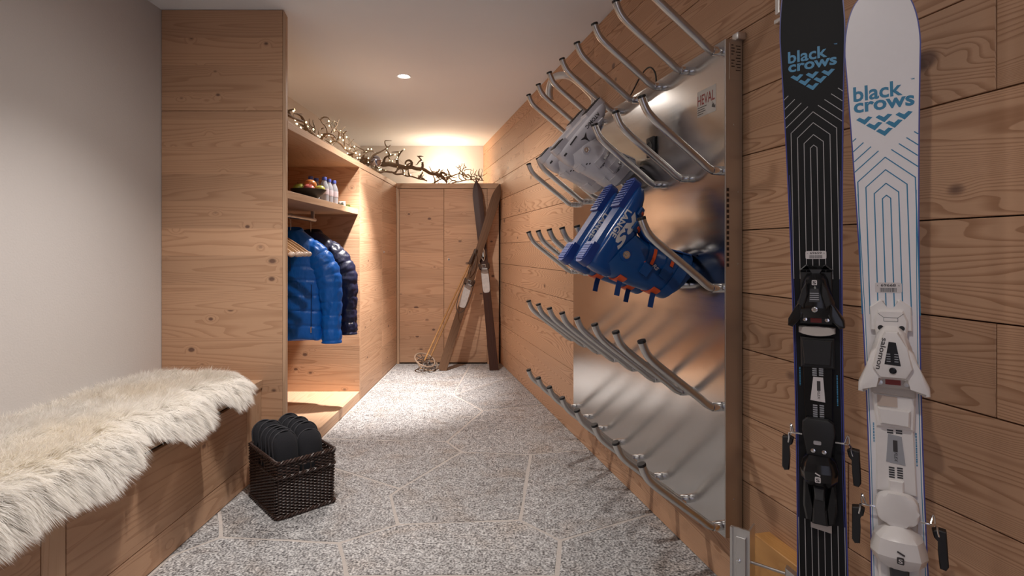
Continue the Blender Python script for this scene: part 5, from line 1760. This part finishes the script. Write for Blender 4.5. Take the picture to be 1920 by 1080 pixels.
NA_, NB_ = 90, 30
g = G()
grid = [[hide_pt(i / NA_, j / NB_) for j in range(NB_ + 1)] for i in range(NA_ + 1)]
vv = [g.verts(r) for r in grid]
for i in range(NA_):
    for j in range(NB_):
        g.face([vv[i][j], vv[i][j + 1], vv[i + 1][j + 1], vv[i + 1][j]])
hide = g.build('hide', M['skin'], shp, 80)
rf = random.Random(21)
V, Fc, T = [], [], []
NH = 150000
UP = Vector((0, 0, 1))
for h in range(NH):
    if h % 4 == 0:
        a = 0.25 + 0.75 * rf.random(); b = 1 - 0.16 * rf.random() ** 1.5
    elif h % 9 == 0:
        a = 1 - 0.05 * rf.random(); b = rf.random()
    else:
        a = rf.random() ** 0.75; b = rf.random()
    p = hide_pt(a, b)
    da, db = hide_pt(min(1, a + 0.004), b) - hide_pt(max(0, a - 0.004), b), hide_pt(a, min(1, b + 0.01)) - hide_pt(a, max(0, b - 0.01))
    n = db.cross(da)
    if n.length < 1e-9:
        n = UP.copy()
    n.normalize()
    if n.z < 0:
        n = -n
    ef, ea = max(0, (b - 0.80) / 0.20), max(0, (a - 0.955) / 0.045)
    eb = max(0, (0.10 - b) / 0.10)
    ck = Vector((p.x * 26, p.y * 26, 0))
    clump = Vector((mnoise.noise(ck), mnoise.noise(ck + Vector((31, 7, 0))), 0.0))
    flow = Vector((0.55 + 1.2 * ef - 0.6 * eb, -0.25 + 1.5 * ea + 0.5 * mnoise.noise(Vector((p.y * 2.2, 3, p.x * 2))), 0))
    L = (0.052 + 0.024 * rf.random()) * (1 + 0.25 * ef)
    d0 = (n * 0.75 + flow * 0.55 + clump * 0.9 + Vector((rf.uniform(-1, 1), rf.uniform(-1, 1), rf.uniform(-0.3, 0.3))) * 0.22).normalized()
    d1 = (d0 + flow * 0.45 + clump * 0.5 - UP * (0.55 + 1.1 * ef + 0.8 * ea)).normalized()
    p1 = p + d0 * L * 0.42; p2 = p1 + (d0 + d1).normalized() * L * 0.33; p3 = p2 + d1 * L * 0.33
    for q in (p1, p2, p3):
        if p.x < -0.02 and q.x < 0.0:
            q.z = max(q.z, 0.006)
        q.x = max(q.x, -0.492)
        q.y = min(q.y, 2.685)
    w = 0.0006 + 0.0005 * rf.random()
    sd = d0.cross(Vector((rf.uniform(-1, 1), rf.uniform(-1, 1), rf.uniform(-1, 1)))).normalized() * w
    k = len(V)
    V += [p - sd, p + sd, p1 - sd, p1 + sd, p2 - sd * 0.8, p2 + sd * 0.8, p3]
    Fc += [(k, k + 1, k + 3, k + 2), (k + 2, k + 3, k + 5, k + 4), (k + 4, k + 5, k + 6)]
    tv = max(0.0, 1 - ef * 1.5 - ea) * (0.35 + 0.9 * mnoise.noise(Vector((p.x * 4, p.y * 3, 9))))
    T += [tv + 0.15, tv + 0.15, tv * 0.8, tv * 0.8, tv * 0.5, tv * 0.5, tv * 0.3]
me = bpy.data.meshes.new('fleece')
me.from_pydata([tuple(v) for v in V], [], Fc)
at = me.attributes.new('tint', 'FLOAT', 'POINT')
at.data.foreach_set('value', [max(0.0, min(1.0, t)) for t in T])
me.polygons.foreach_set('use_smooth', [True] * len(me.polygons))
fl = link('fleece', me, M['fleece'], shp)
fl['kind'] = 'stuff'

# ================================================================ twisted hazel branches, fairy lights, bauble, lantern
M['bark'] = plain('grey_brown_hazel_bark', (0.17, 0.112, 0.066), 0.8, 0.35, 60, bump=0.3)
TOP = 1.756
bulb_sites = []


def branch(label, pts, r0, r1, twigs, tl, seed, bulbs=0.6):
    rr = random.Random(seed)
    main = catmull(pts, 9)
    base = Vector(pts[0])
    t = thing('twisted_branch', label, 'branch', (base.x, base.y, TOP), group='twisted hazel branches on top of the cupboards')
    o = Vector((base.x, base.y, TOP))
    m_ = len(main)
    wig = [p + Vector((mnoise.noise(p * 9 + Vector((seed, 0, 0))), mnoise.noise(p * 9 + Vector((0, seed, 0))), 0.7 * mnoise.noise(p * 9 + Vector((0, 0, seed))))) * 0.028 for p in main]
    wig = [Vector((p.x, p.y, max(p.z, TOP + r0 * 0.9))) for p in wig]
    g = G(); g.tube([p - o for p in wig], [r0 + (r1 - r0) * i / (m_ - 1) for i in range(m_)], 8); g.build('stem', M['bark'], t)
    for p in wig:
        bulb_sites.append(p)

    def twig(p, d, r, L, depth):
        g = G()
        step = 0.016
        path = [p]
        cur = p.copy(); dd = d.normalized()
        ax = Vector((rr.uniform(-1, 1), rr.uniform(-1, 1), rr.uniform(-1, 1))).normalized()
        curl = rr.uniform(0.15, 0.42) * rr.choice((-1, 1))
        n = int(L / step)
        for i in range(n):
            if rr.random() < 0.22:
                ax = Vector((rr.uniform(-1, 1), rr.uniform(-1, 1), rr.uniform(-1, 1))).normalized(); curl = rr.uniform(0.2, 0.75) * rr.choice((-1, 1))
            dd = Matrix.Rotation(curl, 3, ax) @ dd
            dd = (dd + Vector((0, 0, 0.05))).normalized()
            cur = cur + dd * step
            if cur.z < TOP + 0.006:
                cur.z = TOP + 0.006; dd.z = abs(dd.z) * 0.6 + 0.15
            cur.z = min(cur.z, TOP + 0.28); cur.x = max(cur.x, XL + 0.03); cur.y = min(cur.y, YE - 0.03)
            path.append(cur.copy())
        if len(path) < 3:
            return
        g.tube([q - o for q in path], [max(0.0022, r * (1 - 0.7 * i / (len(path) - 1))) for i in range(len(path))], 6)
        g.build('twig', M['bark'], t)
        bulb_sites.extend(path[::2])
        if depth:
            for _ in range(rr.choice((1, 2, 2))):
                i = rr.randrange(2, len(path) - 1)
                twig(path[i], Vector((rr.uniform(-1, 1), rr.uniform(-1, 1), rr.uniform(-0.2, 1))), r * 0.6, L * rr.uniform(0.4, 0.7), depth - 1)
    for k in range(twigs):
        i = int((k + 0.7) / twigs * (m_ - 1))
        twig(wig[min(i, m_ - 1)], Vector((rr.uniform(-0.8, 0.8), rr.uniform(-0.6, 1), rr.uniform(0.1, 1.0))), r1 * 0.8 + 0.0042, tl * rr.uniform(0.6, 1.25), 1)
    return t


branch('thin twisted branch starting behind the tall panel', [(-1.34, 2.80, 1.84), (-1.28, 3.00, 1.87), (-1.24, 3.2, 1.86), (-1.22, 3.42, 1.82), (-1.19, 3.6, 1.79)], 0.010, 0.006, 7, 0.16, 3)
branch('dense tangle of twigs above the fruit bowl niche', [(-1.22, 3.30, 1.78), (-1.24, 3.55, 1.84), (-1.25, 3.75, 1.89), (-1.20, 3.95, 1.84), (-1.16, 4.1, 1.79)], 0.011, 0.006, 9, 0.17, 8)
branch('arching twig with a wide loop over the niche partition', [(-1.17, 4.00, 1.79), (-1.19, 4.25, 1.83), (-1.20, 4.50, 1.86), (-1.18, 4.72, 1.84)], 0.012, 0.008, 7, 0.20, 14)
branch('thick main branch lying across the inner corner of the cupboards', [(-1.34, 4.85, 1.90), (-1.18, 5.02, 1.90), (-1.02, 5.20, 1.905), (-0.88, 5.38, 1.895), (-0.76, 5.50, 1.86), (-0.66, 5.58, 1.80)], 0.024, 0.013, 8, 0.20, 23)
branch('slim branch below the thick main branch in the corner', [(-1.16, 4.60, 1.78), (-1.08, 4.95, 1.81), (-0.98, 5.25, 1.81), (-0.85, 5.40, 1.79)], 0.010, 0.006, 7, 0.16, 31)
branch('branch with upright twigs beside the glowing lantern', [(-0.80, 5.55, 1.78), (-0.70, 5.65, 1.85), (-0.58, 5.72, 1.90), (-0.45, 5.70, 1.87), (-0.36, 5.60, 1.80)], 0.008, 0.004, 9, 0.18, 42)
branch('fine reddish twigs above the tip of the dark old ski', [(-0.62, 5.60, 1.79), (-0.50, 5.55, 1.82), (-0.38, 5.48, 1.81), (-0.27, 5.42, 1.79)], 0.006, 0.003, 8, 0.13, 57)

fairy = thing('fairy_lights', 'string of small warm fairy lights wound through the branches', 'string lights', (-1.2, 2.8, TOP))
fo = Vector((-1.2, 2.8, TOP))
rb = random.Random(77)
cand = [p for p in bulb_sites if (p.y < 5.35 or rb.random() < 0.35)]
cand.sort(key=lambda p: p.y - 0.4 * p.x)
pick = cand[::max(1, len(cand) // 125)]
todo, order = list(pick[1:]), [pick[0]]
while todo:      # wind the string from bulb to nearest bulb
    k = min(range(len(todo)), key=lambda i: (todo[i] - order[-1]).length + 0.25 * (todo[i].y - order[-1].y))
    if (todo[k] - order[-1]).length > 0.5 and len(order) > 20:
        break
    order.append(todo.pop(k))
wire = []
blm = None
for p in order:
    q = p + Vector((rb.uniform(-0.02, 0.02), rb.uniform(-0.02, 0.02), rb.uniform(-0.012, 0.018)))
    q.z = max(q.z, TOP + 0.010)
    wire.append(q - fo)
    if blm is None:
        g = G(); g.ball((0, 0, 0), 0.0048, 8, 6, (1, 1, 1.25)); b_ = g.build('bulb', M['bulb_on'], fairy, 80, q - fo); blm = b_.data
    else:
        link('bulb', blm, M['bulb_on'], fairy, q - fo)
g = G(); g.tube(catmull(wire, 3), 0.0009, 4); g.build('wire', plain('green_wire', (0.06, 0.08, 0.03), 0.6), fairy)

bb = thing('glass_bauble', 'round silver glass bauble among the branches near the thick branch', 'bauble', (-1.165, 4.64, TOP))
g = G(); g.ball((0, 0, 0.052 + 0.055), 0.052, 28, 18)
g.build('ball', plain('mirror_silver_glass', (0.52, 0.53, 0.62), 0.10, 0.02, metallic=1.0), bb, 80)
g = G(); g.lathe([(0.008, 0.158), (0.008, 0.168), (0.003, 0.172)], 12); g.build('cap', M['chrome'], bb)
g = G(); g.tube(catmull([(0.0, 0.0, 0.17), (0.004, 0.0, 0.185), (-0.004, 0, 0.185), (0, 0, 0.171)], 4), 0.0012, 5); g.build('loop', M['chrome'], bb)
g = G(); g.tube([(0.0, 0, 0.0), (0.01, 0.01, 0.03), (0.0, 0.004, 0.058)], 0.004, 6); g.build('twig_rest', M['bark'], bb)

lan = thing('lantern', 'small glowing white lantern among the twigs on the end cupboard', 'lantern', (-0.76, 5.98, TOP), R(12))
g = G(); g.box((-0.065, -0.065, 0), (0.065, 0.065, 0.014), 0.003); g.build('base', M['bind_white'], lan, 0)
g = G(); g.box((-0.052, -0.052, 0.014), (0.052, 0.052, 0.135)); g.build('lit_panes', M['lantern_on'], lan, 0)
for sx in (-1, 1):
    for sy in (-1, 1):
        g = G(); g.box((sx * 0.056 - 0.006, sy * 0.056 - 0.006, 0.014), (sx * 0.056 + 0.006, sy * 0.056 + 0.006, 0.140)); g.build('post', M['bind_white'], lan, 0)
for z in (0.136, 0.070):
    g = G()
    for s in (-1, 1):
        g.box((s * 0.056 - 0.005, -0.06, z), (s * 0.056 + 0.005, 0.06, z + 0.010)); g.box((-0.06, s * 0.056 - 0.005, z), (0.06, s * 0.056 + 0.005, z + 0.010))
    g.build('frame_bars', M['bind_white'], lan, 0)
l = bpy.data.lights.new('lantern_bulb', 'POINT'); l.energy = LAMP_W; l.color = (1.0, 0.78, 0.55); l.shadow_soft_size = 0.04
lo = bpy.data.objects.new('lantern_bulb', l); lo.location = (0, 0, 0.20); COL.objects.link(lo); lo.parent = lan
